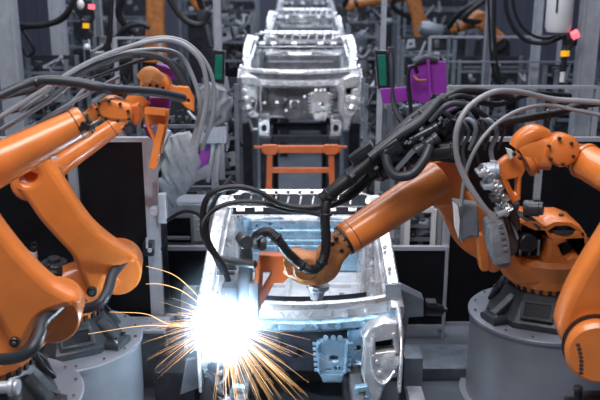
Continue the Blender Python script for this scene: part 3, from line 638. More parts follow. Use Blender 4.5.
# forearm reaching to the lower left
p0 = at(440, 178, 6.02); p1 = at(345, 240, 5.72)
forearm(t, p0, p1, m(19.5, p0), m(16.5, p1))
b = MB(); ax = (p1 - p0).normalized(); b.lathe(p1, ax, [(0, 0), (0, m(14, p1)), (0.05, m(13, p1)), (0.09, m(10, p1)), (0.15, m(9, p1)), (0.15, 0)], 36)
b.loft([(at(339, 244, 5.70), 0.10, 0.10), (at(331, 254, 5.66), 0.105, 0.10), (at(324, 266, 5.66), 0.105, 0.11), (at(310, 274, 5.64), 0.09, 0.10)], V(0, 1, 0), p=3.4); b.build('wrist', DORANGE, t)
b = MB()
for q in ((336, 238), (341, 250), (332, 243), (335, 256), (330, 262)): b.disc(at(q[0], q[1], 5.6), V(0.2, -1, 0), 0.016, 0.05)
b.build('wrist_bolts', BLACKM, t)
b = MB(); q = at(306, 262, 5.66); b.loft([(at(324, 270, 5.66), 0.09, 0.10), (at(306, 267, 5.66), 0.11, 0.12), (at(288, 260, 5.68), 0.08, 0.10)], V(0, 1, 0), p=3.4)
b.disc(at(305, 268, 5.56), V(0, -1, 0.1), 0.09, 0.08); b.disc(at(290, 262, 5.58), V(0, -1, 0), 0.05, 0.06); b.build('wrist_head', DORANGE, t)
b = MB(); b.lathe(at(318, 284, 5.70), V(-0.1, 0, -1), [(0, 0), (0, 0.085), (0.03, 0.085), (0.05, 0.06), (0.12, 0.045), (0.12, 0)], 28); b.build('wrist_motor', MACHL, t)
# orange gun bracket and the spot-welding gun
b = MB(); b.pplate([(259, 255), (292, 256), (291, 275), (283, 284), (274, 284), (266, 299), (258, 314), (250, 316), (254, 288)], 5.66, 0.09, 0.015, [[(263, 272), (272, 272), (268, 280), (262, 290)]])
b.bar(at(258, 262, 5.60), at(254, 310, 5.60), 0.03, 0.03); b.bar(at(288, 258, 5.58), at(290, 274, 5.58), 0.05, 0.03); b.build('gun_bracket', ORANGE2, t)
b = MB(); b.box(at(230, 300, 5.55), (0.115, 0.10, 0.24), bev=0.02); b.box(at(230, 284, 5.55), (0.09, 0.08, 0.05), bev=0.01); b.build('gun_head', MACH, t)
b = MB(); b.loft([(at(246, 242, 5.66), 0.035, 0.03), (at(246, 262, 5.66), 0.05, 0.04), (at(244, 300, 5.64), 0.055, 0.045), (at(243, 326, 5.62), 0.04, 0.035)], V(1, 0, 0), p=4)
b.box(at(254, 300, 5.62), (0.07, 0.08, 0.30), bev=0.01); b.cyl(at(228, 312, 5.6), at(224, 330, 5.7), 0.025, 0.014); b.build('gun_body', MACH, t)
b = MB(); b.disc(at(244, 240, 5.6), V(0.3, -1, 0), m(7, p1), 0.12); b.disc(at(262, 244, 5.62), V(0, -1, 0), m(5, p1), 0.1); b.disc(at(238, 262, 5.6), V(1, -0.4, 0), 0.03, 0.28); b.build('gun_joint', CAST, t)
b = MB(); b.loft([(at(218, 266, 5.62), 0.03, 0.02), (at(236, 266, 5.62), 0.03, 0.025)], V(0, 0, 1)); b.box(at(226, 273, 5.62), (0.13, 0.03, 0.02)); b.build('gun_tray', CAST, t)
# black hose bundle of the right robot
H = [([(256, 246, 5.50), (257, 236, 5.45), (268, 232, 5.42), (277, 239, 5.40), (287, 252, 5.40), (300, 264, 5.42), (312, 270, 5.42), (322, 262, 5.44), (326, 245, 5.46), (325, 215, 5.5), (328, 196, 5.55)], 5.0, BLACK, 0.05),
     ([(322, 200, 5.55), (340, 186, 5.55), (362, 168, 5.58), (384, 150, 5.6), (410, 130, 5.65), (430, 112, 5.7), (446, 98, 5.75)], 7.0, BLACK, 0.04),
     ([(370, 158, 5.5), (398, 136, 5.55), (420, 122, 5.6), (440, 100, 5.7)], 5.0, DHOSE, 0),
     ([(330, 206, 5.62), (352, 196, 5.65), (372, 178, 5.7), (392, 162, 5.75)], 3.0, BLACK, 0),
     ([(324, 206, 5.55), (304, 208, 5.55), (280, 204, 5.55), (258, 192, 5.55), (236, 187, 5.55), (214, 192, 5.55), (204, 206, 5.55), (204, 232, 5.55), (214, 252, 5.55), (224, 268, 5.55), (229, 284, 5.55)], 3.2, BLACK, 0),
     ([(326, 216, 5.55), (308, 212, 5.55), (286, 210, 5.57), (262, 203, 5.57), (240, 202, 5.57), (222, 206, 5.57), (209, 214, 5.55), (202, 228, 5.5), (208, 246, 5.5), (220, 262, 5.5)], 2.6, BLACK, 0),
     ([(232, 176, 5.7), (215, 200, 5.65), (207, 225, 5.6), (212, 250, 5.6), (222, 272, 5.58)], 2.2, DHOSE, 0),
     ([(168, 220, 6.4), (182, 212, 6.1), (196, 213, 5.8), (206, 222, 5.6)], 2.0, BLACK, 0),
     ([(386, 150, 5.5), (388, 166, 5.45), (396, 176, 5.42), (412, 174, 5.42), (424, 160, 5.45), (430, 146, 5.5)], 5.0, DHOSE, 0.04),
     ([(446, 98, 5.75), (462, 91, 5.8), (490, 93, 5.85), (512, 98, 5.9)], 4.0, BLACK, 0),
     ([(440, 104, 5.7), (460, 96, 5.75), (480, 102, 5.8), (500, 104, 6.0), (530, 94, 6.3), (570, 96, 6.5)], 3.0, BLACK, 0),
     ([(430, 122, 5.6), (450, 104, 5.6), (476, 110, 5.65), (500, 130, 5.9)], 3.0, DHOSE, 0)]
for pts, r_, M_, rb in H: hose(t, pts, r_, M_, 'cable_conduit', rib=rb, n=12)
clamps(t, [((276, 238, 5.40), (279, 242, 5.40)), ((326, 214, 5.5), (326, 218, 5.5)), ((302, 266, 5.42), (305, 268, 5.42)), ((322, 262, 5.44), (324, 256, 5.44))], 5.4, 6.2)
clamps(t, [((350, 177, 5.56), (354, 174, 5.56)), ((330, 195, 5.55), (333, 192, 5.55)), ((425, 117, 5.68), (428, 114, 5.68))], 5.4, 9)
rnd = random.Random(5)
for k in range(34):                                      # cable-guide clamps and blocks around the elbow
    px_ = 372 + rnd.random() * 76; py_ = 162 - (px_ - 372) * 0.45 + rnd.uniform(-14, 18); q = at(px_, py_, 5.75 + rnd.uniform(-0.1, 0.12))
    b = MB(); rt = Matrix.Rotation(rnd.uniform(-0.9, 0.3), 3, 'Y') @ Matrix.Rotation(rnd.uniform(-0.5, 0.5), 3, 'Z')
    b.box(q, (rnd.uniform(0.07, 0.16), 0.12, rnd.uniform(0.05, 0.12)), rt, bev=0.012)
    b.box(q + V(0.01, -0.07, 0.0), (rnd.uniform(0.03, 0.08), 0.02, 0.03), rt, bev=0.004)
    b.build('cable_guide', (BLACKM, BLACK, CAST, BLACKM)[k % 4], t)
for (a, c, r_, M_) in (((412, 140, 5.6), (436, 128, 5.6), 6, BLACKM), ((418, 150, 5.55), (436, 138, 5.55), 5, CAST), ((430, 152, 5.6), (452, 150, 5.6), 8, BLACKM), ((440, 132, 5.7), (462, 118, 5.8), 7, BLACKM)):
    q = at(*a); e = at(*c); b = MB(); b.cyl(q, e, m(r_, q)); b.disc(q, e - q, m(r_ * 1.15, q), 0.04); b.disc(e, e - q, m(r_ * 1.15, q), 0.04); b.build('cable_drum', M_, t)
b = MB()
for k in range(9):
    x = rnd.uniform(350, 440); y = 175 - (x - 350) * 0.6 + rnd.uniform(-6, 10); b.cyl(at(x, y, 5.5), at(x + 3, y - 3, 5.5), 0.012, n=8)
b.build('clamp_screws', CHROME, t)
b = MB(); b.bar(at(394, 172, 5.5), at(414, 150, 5.5), 0.02, 0.03); b.build('guide_rod', MACH, t)

for (x, y, w_, h_, an, Yb, M_) in [(362, 154, 26, 12, 38, 5.62, BLACKM), (390, 150, 24, 14, 35, 5.52, BLACKM), (396, 140, 18, 18, 40, 5.6, BLACK), (412, 146, 26, 12, 35, 5.66, BLACKM), (428, 130, 22, 18, 30, 5.7, BLACK),
                                   (444, 152, 28, 18, -8, 5.68, BLACKM), (448, 136, 22, 16, 10, 5.74, BLACK), (425, 156, 30, 12, 10, 5.7, BLACK), (404, 128, 24, 8, 40, 5.7, CAST), (456, 122, 20, 16, 35, 5.8, BLACKM), (376, 162, 20, 10, 40, 5.7, BLACK)]:
    q = at(x, y, Yb); b = MB(); rt = Matrix.Rotation(R(-an), 3, 'Y'); b.box(q, (m(w_, q), 0.10, m(h_, q)), rt, bev=0.015)
    b.box(q + V(0, -0.055, 0), (m(w_ * 0.5, q), 0.02, m(h_ * 0.5, q)), rt, bev=0.005); b.build('cable_guide', M_, t)
for pts, r_ in (([(334, 186, 5.66), (356, 166, 5.68), (380, 146, 5.7), (404, 124, 5.72), (428, 106, 5.76), (444, 98, 5.8)], 3.6), ([(340, 200, 5.66), (362, 182, 5.68), (386, 160, 5.7), (410, 142, 5.72), (440, 118, 5.78), (470, 104, 5.85)], 3.4),
                ([(438, 110, 5.6), (452, 118, 5.58), (458, 134, 5.58), (452, 150, 5.6), (436, 158, 5.6)], 2.6), ([(452, 100, 5.7), (470, 108, 5.7), (480, 126, 5.7), (474, 148, 5.7), (466, 168, 5.7)], 2.4)):
    hose(t, pts, r_, BLACK, 'cable_conduit', rib=0.04)

# ---- near right robot
pedestal('grey drum pedestal below the bottom right corner', 2.75, 4.55, 0.85, 0.5)
t = thing('industrial_robot', 'near right orange robot, cut off by the right edge of the view', 'robot', V(2.75, 4.55, 0.85), 'orange robots'); r2 = t
base(t, 2.75, 4.55, 0.85, yaw=R(-90)); ring(t, 2.75, 4.55, 1.08)
link = [(640, 190), (620, 212), (603, 240), (584, 270), (569, 298), (559, 326), (561, 340), (566, 352), (572, 366), (584, 380), (604, 387), (630, 385), (650, 360), (660, 300), (668, 230)]
b = MB(); b.pplate(link, 4.55, 0.24, 0.05, smooth=True, k=-0.12, x0=1.9); b.build('link_arm', ORANGE, t)
q = at(606, 352, 4.42); b = MB(); b.lathe(q + V(0, 0.2, 0), V(-0.25, -1, 0.05), [(0, 0), (0, m(30, q)), (0.20, m(30, q)), (0.21, m(32, q)), (0.25, m(32, q)), (0.27, m(28, q)), (0.27, 0)], 48); b.build('hub', ORANGE, t)
q2 = at(600, 352, 4.2)
b = MB(); n_ = V(-0.25, -1, 0.05).normalized(); b.lathe(q + V(0, 0.2, 0) + n_ * 0.13, n_, [(0, 0), (0, m(34, q)), (0.016, m(34, q)), (0.016, 0)], 48); b.build('seal_ring', BLACKM, t)
b = MB()
for k in range(8): b.box(at(580 + k * 0.3 - (k - 4) ** 2 * 0.12, 345 + k * 4, 4.19), (0.02, 0.02, 0.012))
b.build('hub_slots', BLACKM, t)
b = MB(); b.disc(at(662, 186, 4.8), V(0, -1, 0), 0.26, 0.4); b.build('elbow', ORANGE, t)
p0 = at(640, 192, 5.0); p1 = at(583, 160, 5.45)
forearm(t, p0, p1, m(20, p0), m(17.5, p1))
b = MB(); b.lathe(p1, (at(560, 150, 5.5) - p1).normalized(), [(0, m(14, p1)), (0.05, m(14.5, p1)), (0.09, m(12, p1)), (0.2, m(11, p1)), (0.2, 0)], 36); b.build('wrist', ORANGE, t)
q = at(561, 151, 5.45); b = MB(); b.lathe(q + V(0.0, 0.13, 0), V(-0.05, -1, 0.1), [(0, 0), (0, m(14, q)), (0.06, m(16.5, q)), (0.2, m(16.5, q)), (0.235, m(14.5, q)), (0.25, m(10, q)), (0.25, 0)], 40); b.build('wrist_joint', ORANGE, t)
b = MB()
for k in range(6): a = k * math.pi / 3 + 0.4; b.disc(at(561 + 13 * math.cos(a), 151 + 13 * math.sin(a), 5.33), V(0, -1, 0), 0.012, 0.03, n=8)
b.build('joint_bolts', BLACKM, t)
b = MB(); b.loft([(at(553, 152, 5.5), 0.13, 0.12), (at(540, 150, 5.52), 0.12, 0.13), (at(528, 150, 5.52), 0.11, 0.12), (at(520, 154, 5.52), 0.09, 0.10)], V(0, 1, 0), p=3)
b.loft([(at(546, 136, 5.5), 0.07, 0.05), (at(534, 133, 5.5), 0.09, 0.06), (at(522, 140, 5.5), 0.08, 0.06), (at(516, 148, 5.5), 0.06, 0.05)], V(0, 1, 0), p=3); b.build('wrist_head', ORANGE, t)
b = MB(); b.lathe(at(533, 158, 5.52), (at(519, 160, 5.52) - at(533, 154, 5.52)).normalized(), [(0, 0), (0, m(17, q)), (0.012, m(17, q)), (0.012, m(15.6, q)), (0.03, m(15.6, q)), (0.03, m(16.5, q)), (0.06, m(16.5, q)), (0.06, 0)], 40); b.build('wrist_flange', ORANGE, t)
b = MB(); b.pplate([(494, 168), (506, 158), (520, 152), (526, 170), (522, 178), (521, 200), (513, 204), (503, 182), (497, 176)], 5.46, 0.09, 0.012, [[(508, 180), (518, 178), (517, 194), (515, 195)]])
b.bar(at(498, 176, 5.42), at(516, 226, 5.42), 0.05, 0.06); b.build('gripper_bracket', ORANGE, t)
b = MB(); b.pplate([(506, 148), (512, 150), (516, 156), (510, 160)], 5.40, 0.03, 0.005); b.build('sensor_plate', WHITE, t)
b = MB()
for q in ((514, 154), (520, 158)): b.disc(at(q[0], q[1], 5.39), V(0, -1, 0), 0.014, 0.03, n=8)
b.build('flange_bolts', BLACKM, t)
# covered gun carried by the near right robot
b = MB(); b.pplate([(486, 226), (490, 221), (502, 216), (507, 226), (511, 252), (511, 266), (500, 269), (493, 262), (488, 244)], 5.35, 0.14, 0.03, smooth=True); b.build('gun_cover', CLOTHD, t)
b = MB(); b.loft([(at(495, 221, 5.3), 0.05, 0.02), (at(499, 240, 5.27), 0.065, 0.03), (at(502, 262, 5.27), 0.06, 0.03)], V(1, 0, 0.2), p=4)
for k in range(5): b.bar(at(499 + k, 226 + k * 6, 5.24), at(503 + k, 224 + k * 6, 5.24), 0.02)
b.build('gun_cover_flap', CLOTHD, t)
b = MB(); b.pplate([(454, 202), (478, 205), (480, 238), (470, 238), (462, 243), (457, 232)], 5.45, 0.12, 0.02); b.build('gun_cover', CLOTHD, t)
b = MB(); b.pplate([(453, 202), (458, 206), (460, 220), (459, 240), (455, 228)], 5.40, 0.03, 0.006); b.build('cover_edge', WHITE, t)
b = MB(); b.pplate([(496, 172), (500, 176), (520, 218), (522, 232), (514, 226), (503, 208), (492, 186)], 5.36, 0.08, 0.012); b.build('gun_rail', BLACKM, t)
b = MB(); b.pplate([(498, 206), (506, 202), (513, 214), (519, 236), (518, 252), (511, 258), (505, 236)], 5.42, 0.12, 0.015); b.pplate([(501, 210), (506, 208), (512, 228), (508, 232)], 5.39, 0.05, 0.008); b.build('gun_housing', CAST, t)
b = MB(); b.pplate([(504, 203), (507, 205), (519, 238), (517, 241)], 5.38, 0.02, 0.003); b.build('gun_edge_strip', MACH, t)
b = MB(); rv = random.Random(9); S = []
for k in range(12): S.append((at(479 + k * 2.6 + rv.uniform(-1.5, 1.5), 168 + (k * 1.5 if k < 4 else 6 + (k - 4) * 5), 5.37), rv.uniform(0.030, 0.055), rv.uniform(0.03, 0.045)))
b.loft(S, V(1, 0, 0.3), n=28, p=2.2, seg=4)
for v in b.bm.verts: v.co += V(math.sin(v.co.z * 110 + v.co.x * 60) * 0.006, -abs(math.sin(v.co.x * 90 - v.co.z * 70)) * 0.012, 0)
b.build('foil_sleeve', mat('silver_foil', (0.45, 0.47, 0.5), 0.3, 0.7, 0.3, 20, 0.6, 40), t)
for k in range(4):
    y = 172 + k * 13; x = 480 + k * 7; b = MB(); q = at(x, y, 5.36)
    b.box(q, (0.05 + 0.02 * (k % 2), 0.14, 0.035), Matrix.Rotation(R(-20 + 15 * (k % 3)), 3, 'Y'), bev=0.012); b.disc(q + V(0.02, -0.05, 0), V(0, -1, 0), 0.022, 0.03, n=12)
    b.build('gun_valve', (CLOTH, MACHL, CAST)[k % 3], t)
motor(t, at(482, 172, 5.4), V(1, -0.3, 0.2), 0.06, 0.12, 'gun_motor', MACHL)
for pts, r_, M_ in [([(606, 103, 5.6), (580, 101, 5.6), (552, 99, 5.6), (520, 92, 5.5), (494, 92, 5.4), (470, 106, 5.35), (458, 126, 5.3), (456, 150, 5.3), (462, 172, 5.3), (476, 196, 5.28), (492, 218, 5.28)], 3.0, GHOSE),
                   ([(606, 116, 5.6), (575, 110, 5.6), (548, 105, 5.6), (520, 110, 5.5), (496, 124, 5.45), (478, 145, 5.4), (466, 172, 5.4), (461, 206, 5.4)], 2.0, GHOSE),
                   ([(606, 102, 5.7), (580, 105, 5.7), (556, 113, 5.7), (528, 118, 5.65), (500, 124, 5.6), (484, 136, 5.5), (472, 150, 5.5)], 4.0, BLACK)]:
    hose(t, pts, r_, M_, 'hose', n=12)
clamps(t, [((548, 115, 5.7), (552, 114, 5.7)), ((585, 104, 5.7), (590, 103, 5.7))], 5.4, 6)
for i in range(7):
    x = 446 + i * 7; hose(t, [(x, 132 + (i % 3) * 6, 5.6), (x + 6, 120, 5.55), (x + 16, 128 + 4 * (i % 2), 5.5), (x + 10, 150, 5.5), (x + 14, 172, 5.45)][:4 + i % 2], 1.6 + 0.5 * (i % 3), (BLACK, DHOSE, MACH)[i % 3], 'hose')

# ------------------------------------------------------------------ machines between the robots
def machine(lb, x0, y0, x1, y1, Y, seed, n=14, dy=0.5, mats=None, group='grey line machines', open_=False):
    """frame of profiles with boxes, cylinders and cables, filling the view rectangle x0..x1, y0..y1 at distance Y"""
    r = random.Random(seed); A = at(x0, y1, Y); B = at(x1, y0, Y); xa, xb, za, zb = A.x, B.x, max(A.z, 0.0), B.z
    t = thing('line_machine', lb, 'machine', V((xa + xb) / 2, Y + dy / 2, 0), group); mats = mats or [MACH, MACHL, MACHD, STEELD]
    pw = 0.05
    for x in (xa, xb):
        for y in (Y, Y + dy):
            b = MB(); b.box(V(x, y, zb / 2), (pw, pw, zb)); b.build('post', MACH, t)
    for k in range(3):
        z = za + (zb - za) * (k + 0.5) / 3; [(MB().box(V((xa + xb) / 2, yy, z), (xb - xa, 0.035, 0.035)).build('cross_bar', MACH, t)) for yy in (Y, Y + dy)]
    if not open_:
        b = MB(); b.box(V((xa + xb) / 2, Y + dy + 0.03, zb / 2), (xb - xa, 0.02, zb)); b.build('back_sheet', MACHD, t)
    for k in range(int(n * 1.5)):
        x = r.uniform(xa + 0.05, xb - 0.05); z = r.uniform(za + 0.04, zb - 0.04); y = Y + r.uniform(0, dy * 0.7); s = r.uniform(0.03, 0.13); b = MB(); M_ = r.choice(mats)
        c = r.random()
        if c < 0.45:
            b.box(V(x, y, z), (s * r.uniform(0.7, 1.5), s, s * r.uniform(0.6, 2.0)), Matrix.Rotation(r.uniform(-0.3, 0.3), 3, 'Y'), bev=0.008)
            b.box(V(x, y - s * 0.55, z), (s * 0.5, 0.02, s * 0.5), bev=0.003); b.disc(V(x + s * 0.3, y - s * 0.5, z + s * 0.3), V(0, -1, 0), 0.012, 0.03, n=8); nm = 'valve_box'
        elif c < 0.7:
            a = V(r.uniform(-1, 1), r.uniform(-.3, .3), r.uniform(-1, 1)).normalized() * s
            b.cyl(V(x, y, z) - a, V(x, y, z) + a, s * 0.28, n=14); b.cyl(V(x, y, z) + a, V(x, y, z) + a * 1.8, s * 0.1, n=8); b.disc(V(x, y, z) + a, a, s * 0.34, 0.02, n=14); nm = 'cylinder'
        elif c < 0.88:
            q = V(x, y - 0.04, z); e = V(min(max(x + r.uniform(-.35, .35), xa), xb), y - 0.04, min(max(z + r.uniform(-.35, .35), za), zb)); b.tube([q, (q + e) / 2 + V(r.uniform(-.1, .1), -0.08, -0.10), e], r.uniform(0.01, 0.02), 8); M_ = r.choice([BLACK, DHOSE, GHOSE]); nm = 'cable'
        else:
            b.plate([(-s, -s), (s, -s * 0.6), (s * 0.7, s), (-s * 0.6, s * 0.8)], V(x, y, z), V(1, 0, 0), V(0, 0, 1), 0.02, 0.004, [circ(0, 0, s * 0.3, 10)]); nm = 'bracket'
        b.build(nm, M_, t)
    return t
machine('machine cluster left of the raised car body, under the green sensor', 203, 84, 236, 190, 9.3, 1, 42)
machine('grey mesh machine column right of the raised car body', 364, 84, 386, 190, 9.5, 2, 40)
machine('machine rack behind the grey cloth-covered gun', 160, 110, 204, 205, 8.55, 3, 30)
machine('small machine block with light ladder brackets beneath the purple panels', 392, 112, 426, 190, 8.7, 4, 28)
machine('piping rack above the low black panel right of the body', 384, 205, 446, 246, 8.2, 5, 22, mats=[MACH, MACHL, MACHD, ALU])
machine('machine rack behind the arching grey hoses at upper left', 92, 40, 134, 136, 10.5, 6, 34)
machine('dark machine row at the far left, beside the pale column', 22, 60, 66, 136, 10.0, 7, 26)
machine('machine row left of the third car body', 215, 14, 252, 70, 13.0, 8, 34)
machine('machine row right of the third car body', 348, 26, 380, 90, 13.0, 9, 36)
machine('machine row along the upper right, behind the big pale pipe', 400, 40, 455, 130, 12.0, 10, 30)
machine('machine row beneath the white tank at upper right', 456, 60, 530, 128, 12.0, 11, 30)
machine('distant machine row left of the farthest car body', 180, -20, 256, 20, 18.0, 12, 40, dy=1.0)
machine('distant machine row right of the farthest car body', 346, -20, 400, 30, 18.0, 13, 40, dy=1.0)
machine('distant machine row at the upper right edge', 404, -20, 480, 40, 18.0, 14, 30, dy=1.0)
machine('distant machine row at the upper left edge', 60, -20, 150, 60, 16.0, 15, 34, dy=1.0)
machine('machine rack behind the hoses at the right edge', 552, 70, 620, 130, 10.3, 16, 22)
# white cabinet and grey post beside the left panel
t = thing('control_cabinet', 'white control cabinet with dark window above the low left panel', 'cabinet', V(at(180, 240, 8.0).x, 8.15, 0))
A = at(160, 205, 8.0); B = at(216, 246, 8.0)
b = MB(); b.box(V((A.x + B.x) / 2, 8.2, A.z / 2), (B.x - A.x, 0.4, A.z), bev=0.01); b.build('body', MACHL, t)
b = MB(); b.plate(rect(0, 0, 0.28, 0.26), at(177, 230, 7.98), V(1, 0, 0), V(0, 0, 1), 0.02, 0.004); b.build('window', PANEL, t)
b = MB(); b.plate(rect(0, 0, 0.17, 0.28), at(202, 228, 7.98), V(1, 0, 0), V(0, 0, 1), 0.02, 0.004)
for k in range(4): b.bar(at(196, 220 + k * 5, 7.96), at(208, 220 + k * 5, 7.96), 0.012)
b.build('door', WHITE, t)
b = MB(); b.bar(at(160, 238, 7.9), at(190, 238, 7.9), 0.03); b.build('rail', ALU, t)
t = thing('junction_box', 'slim pale junction box on the fence post left of the cabinet', 'box', at(163, 226, 6.8))
b = MB(); b.box(at(163, 208, 6.8), (0.07, 0.08, 0.26), bev=0.01); b.build('box_body', MACHL, t)
b = MB(); b.tube([at(163, 218, 6.78), at(162, 232, 6.78), at(166, 240, 6.78), at(161, 250, 6.78)], 0.008, 6); b.build('cable', BLACK, t)
b = MB(); b.disc(at(154, 211, 6.8), V(0, -1, 0), 0.04, 0.08); b.box(at(157, 211, 6.82), (0.09, 0.04, 0.03)); b.build('clamp', ALU, t)
t = thing('door_switch', 'black safety switch on the fence post beside the rear left robot hub', 'switch', at(149, 262, 6.85))
b = MB(); b.box(at(149, 248, 6.88), (0.09, 0.09, 0.13), bev=0.01); b.build('switch_body', BLACKM, t)
b = MB(); b.cyl(at(147, 248, 6.84), at(147, 238, 6.84), 0.012); b.disc(at(150, 250, 6.84), V(0, -1, 0), 0.02, 0.03); b.build('actuator', MACHL, t)
# cloth-covered gun and its rails
t = thing('covered_welding_gun', 'welding gun wrapped in crumpled grey cloth beside the purple panel', 'welding gun', at(180, 205, 7.6))
b = MB()
rr = random.Random(3)
for (secs) in ([(178, 134, .10), (182, 148, .16), (181, 166, .17), (176, 182, .15), (172, 194, .08), (171, 206, .05)],):
    S = []
    for q in secs: S.append((at(q[0], q[1], 7.5), q[2], q[2] * 0.6))
    b.loft(S, V(1, 0, 0.2), n=40, p=2.4, seg=8)
for v in b.bm.verts:
    v.co += V(math.sin(v.co.z * 30 + v.co.x * 25) * 0.012, -abs(math.sin(v.co.x * 34 + v.co.z * 9)) * 0.03, 0)
b.build('cloth_cover', CLOTH, t)
b = MB(); b.loft([(at(158, 182, 7.45), 0.05, 0.03), (at(166, 188, 7.42), 0.06, 0.04), (at(172, 198, 7.45), 0.04, 0.03)], V(0, 0, 1)); b.build('cloth_fold', CLOTH, t)
b = MB(); b.pplate([(163, 148), (178, 132), (172, 166), (158, 192), (150, 190)], 7.62, 0.06, 0.01); b.build('rail_cover', MACHD, t)
b = MB(); q = at(160, 165, 7.66); b.box(V(q.x, q.y, q.z / 2), (0.07, 0.05, q.z)); b.build('stand', MACHD, t)
b = MB(); b.bar(at(171, 138, 7.6), at(149, 192, 7.6), 0.03); b.cyl(at(168, 130, 7.5), at(160, 152, 7.5), 0.03); b.build('guide_rail', MACHL, t)
t = thing('covered_welding_gun', 'grey cloth-draped gun mount above the purple panel, below the left green sensor', 'welding gun', at(212, 130, 7.9))
b = MB(); S = [(at(218, 86, 7.9), .10, .1), (at(214, 96, 7.9), .17, .12), (at(216, 110, 7.9), .16, .14), (at(210, 122, 7.9), .10, .10), (at(204, 128, 7.9), .08, .08)]
b.loft(S, V(1, 0, 0.2), n=36, p=2.4, seg=8)
for v in b.bm.verts: v.co += V(math.sin(v.co.z * 35 + v.co.x * 20) * 0.012, -abs(math.sin(v.co.x * 30 - v.co.z * 19)) * 0.03, 0)
b.build('cloth_cover', CLOTHD, t)
b = MB(); b.box(at(214, 133, 7.9), (0.26, 0.2, 0.17), bev=0.01)
q = at(214, 133, 7.9); b.box(V(q.x, q.y, q.z / 2), (0.07, 0.07, q.z))
for k in range(5): b.bar(at(203 + k * 5, 127, 7.79), at(203 + k * 5, 140, 7.79), 0.01)
b.build('mount_block', MACHL, t)
def purple(lb, parts, Y, ang=0):
    c = at(parts[0][0][0], parts[0][0][1], Y); t = thing('purple_panel', lb, 'panel', c, 'purple machine panels')
    for p in parts:
        b = MB(); b.pplate(p, Y, 0.04, 0.006); b.build('panel_sheet', PURPLE, t)
    return t
t = purple('slanted purple panel right of the cloth-wrapped gun', [[(203, 145), (212, 146), (206, 172), (192, 171)]], 7.9)
b = MB(); b.pplate([(193, 174), (208, 164), (210, 176), (196, 182)], 7.85, 0.03, 0.005); b.bar(at(214, 142, 7.85), at(208, 182, 7.85), 0.035); b.bar(at(220, 142, 7.85), at(216, 182, 7.85), 0.03); b.build('support', MACHL, t)
t = purple('large folded purple panel at upper right of the raised car body', [[(408, 66), (427, 60), (429, 100), (424, 104), (410, 100)], [(430, 60), (446, 62), (447, 92), (440, 98), (431, 92)], [(380, 89), (409, 87), (409, 101), (383, 104)]], 8.4)
b = MB(); b.bar(at(428, 60, 8.35), at(430, 98, 8.35), 0.03); b.build('hinge', PURPLE, t)
b = MB(); b.tube([at(414, 76, 8.3), at(418, 80, 8.25), at(426, 80, 8.3)], 0.012, 8); b.build('lead', DORANGE, t)
b = MB(); b.tube([at(410, 100, 8.25), at(408, 82, 8.25), at(409, 70, 8.2), at(414, 66, 8.2), at(417, 72, 8.3)], 0.022, 8); b.build('lead', BLACK, t)
b = MB(); b.tube([at(410, 100, 8.25), at(411, 112, 8.25), at(414, 122, 8.25)], 0.02, 8); b.build('lead', BLACK, t)
b = MB(); b.loft([(at(415, 63, 8.4), .03, .04), (at(424, 59, 8.4), .04, .04), (at(437, 60, 8.4), .03, .04)], V(0, 0, 1)); b.build('panel_mount', MACHD, t)
t = purple('small purple corner panel behind the black cable bundle', [[(433, 128), (448, 112), (446, 122), (438, 124)], [(444, 106), (456, 104), (450, 116)]], 8.2)
for q in (at(440, 120, 8.23), at(449, 108, 8.23)): b = MB(); b.box(V(q.x, 8.26, q.z / 2), (0.04, 0.04, q.z)); b.build('stand', MACHD, t)
for lb, x, y0, y1, Y, tilt in (('green mesh light sensor in black case, left of the raised car body', 219, 50, 84, 9.0, -3), ('green mesh light sensor in black case with hanging cable, beside the purple panel', 381, 50, 90, 9.0, 2)):
    t = thing('light_sensor', lb, 'sensor', at(x, y1, Y), 'green light sensors')
    po = [(x - 6 - tilt * 0, y0), (x + 7, y0 + 1), (x + 6 + tilt, y1), (x - 5 + tilt, y1 - 1)]
    if tilt < 0: po = [(x - 6, y0), (x + 6, y0 + 1), (x + 5, y1), (x - 7, y1 - 2)]
    b = MB(); b.pplate(po, Y, 0.10, 0.01); b.build('case', BLACKM, t)
    k = [(po[0][0] + 2.5, po[0][1] + 5), (po[1][0] - 2.5, po[1][1] + 4), (po[2][0] - 2, po[2][1] - 4), (po[3][0] + 2, po[3][1] - 3)]
    b = MB(); b.pplate(k, Y - 0.012, 0.03, 0.004); b.build('mesh_screen', GREEN, t)
    b = MB(); p = at(x, y0, Y + 0.05); b.box(V(p.x, p.y, p.z / 2), (0.06, 0.06, p.z)); b.build('stand', MACHL, t)

b = MB(); b.tube([at(391, 52, 8.5), at(392, 70, 8.45), at(393, 100, 8.4), at(400, 118, 8.3), at(416, 134, 8.2)], 0.028, 8); b.build('cable', DHOSE, t)
b = MB(); b.box(at(391, 50, 8.5), (0.06, 0.06, 0.06)); b.build('cable_connector', CAST, t)

# columns, beams, rails of the hall equipment
def column(lb, xp, wpx, Y, yt=-60, M_=None, cat='column'):
    p = at(xp, 200, Y); wd = m(wpx, V(0, Y, 2.5)); zt = 6.5
    t = thing('steel_column', lb, 'column', V(at(xp, 40, Y).x, Y, 0), 'pale steel columns')
    x = t.location.x
    b = MB(); b.box(V(x, Y, zt / 2), (wd, wd * 0.8, zt), bev=0.01); b.build('shaft', M_ or MACHL, t)
    b = MB(); b.box(V(x - wd * 0.45, Y - wd * 0.45, zt / 2), (wd * 0.12, 0.02, zt)); b.box(V(x + wd * 0.45, Y - wd * 0.45, zt / 2), (wd * 0.12, 0.02, zt)); b.build('flange', ALU, t)
    b = MB(); b.box(V(x, Y, 0.01), (wd * 1.6, wd * 1.4, 0.02)); b.build('foot_plate', MACH, t)
column('broad pale column at the left edge of the view', 9, 19, 9.6)
column('pale column right of the hanging black cables, upper left', 60, 14, 11.0)
column('thin pale column directly left of the orange background robot', 116, 3, 11.0)
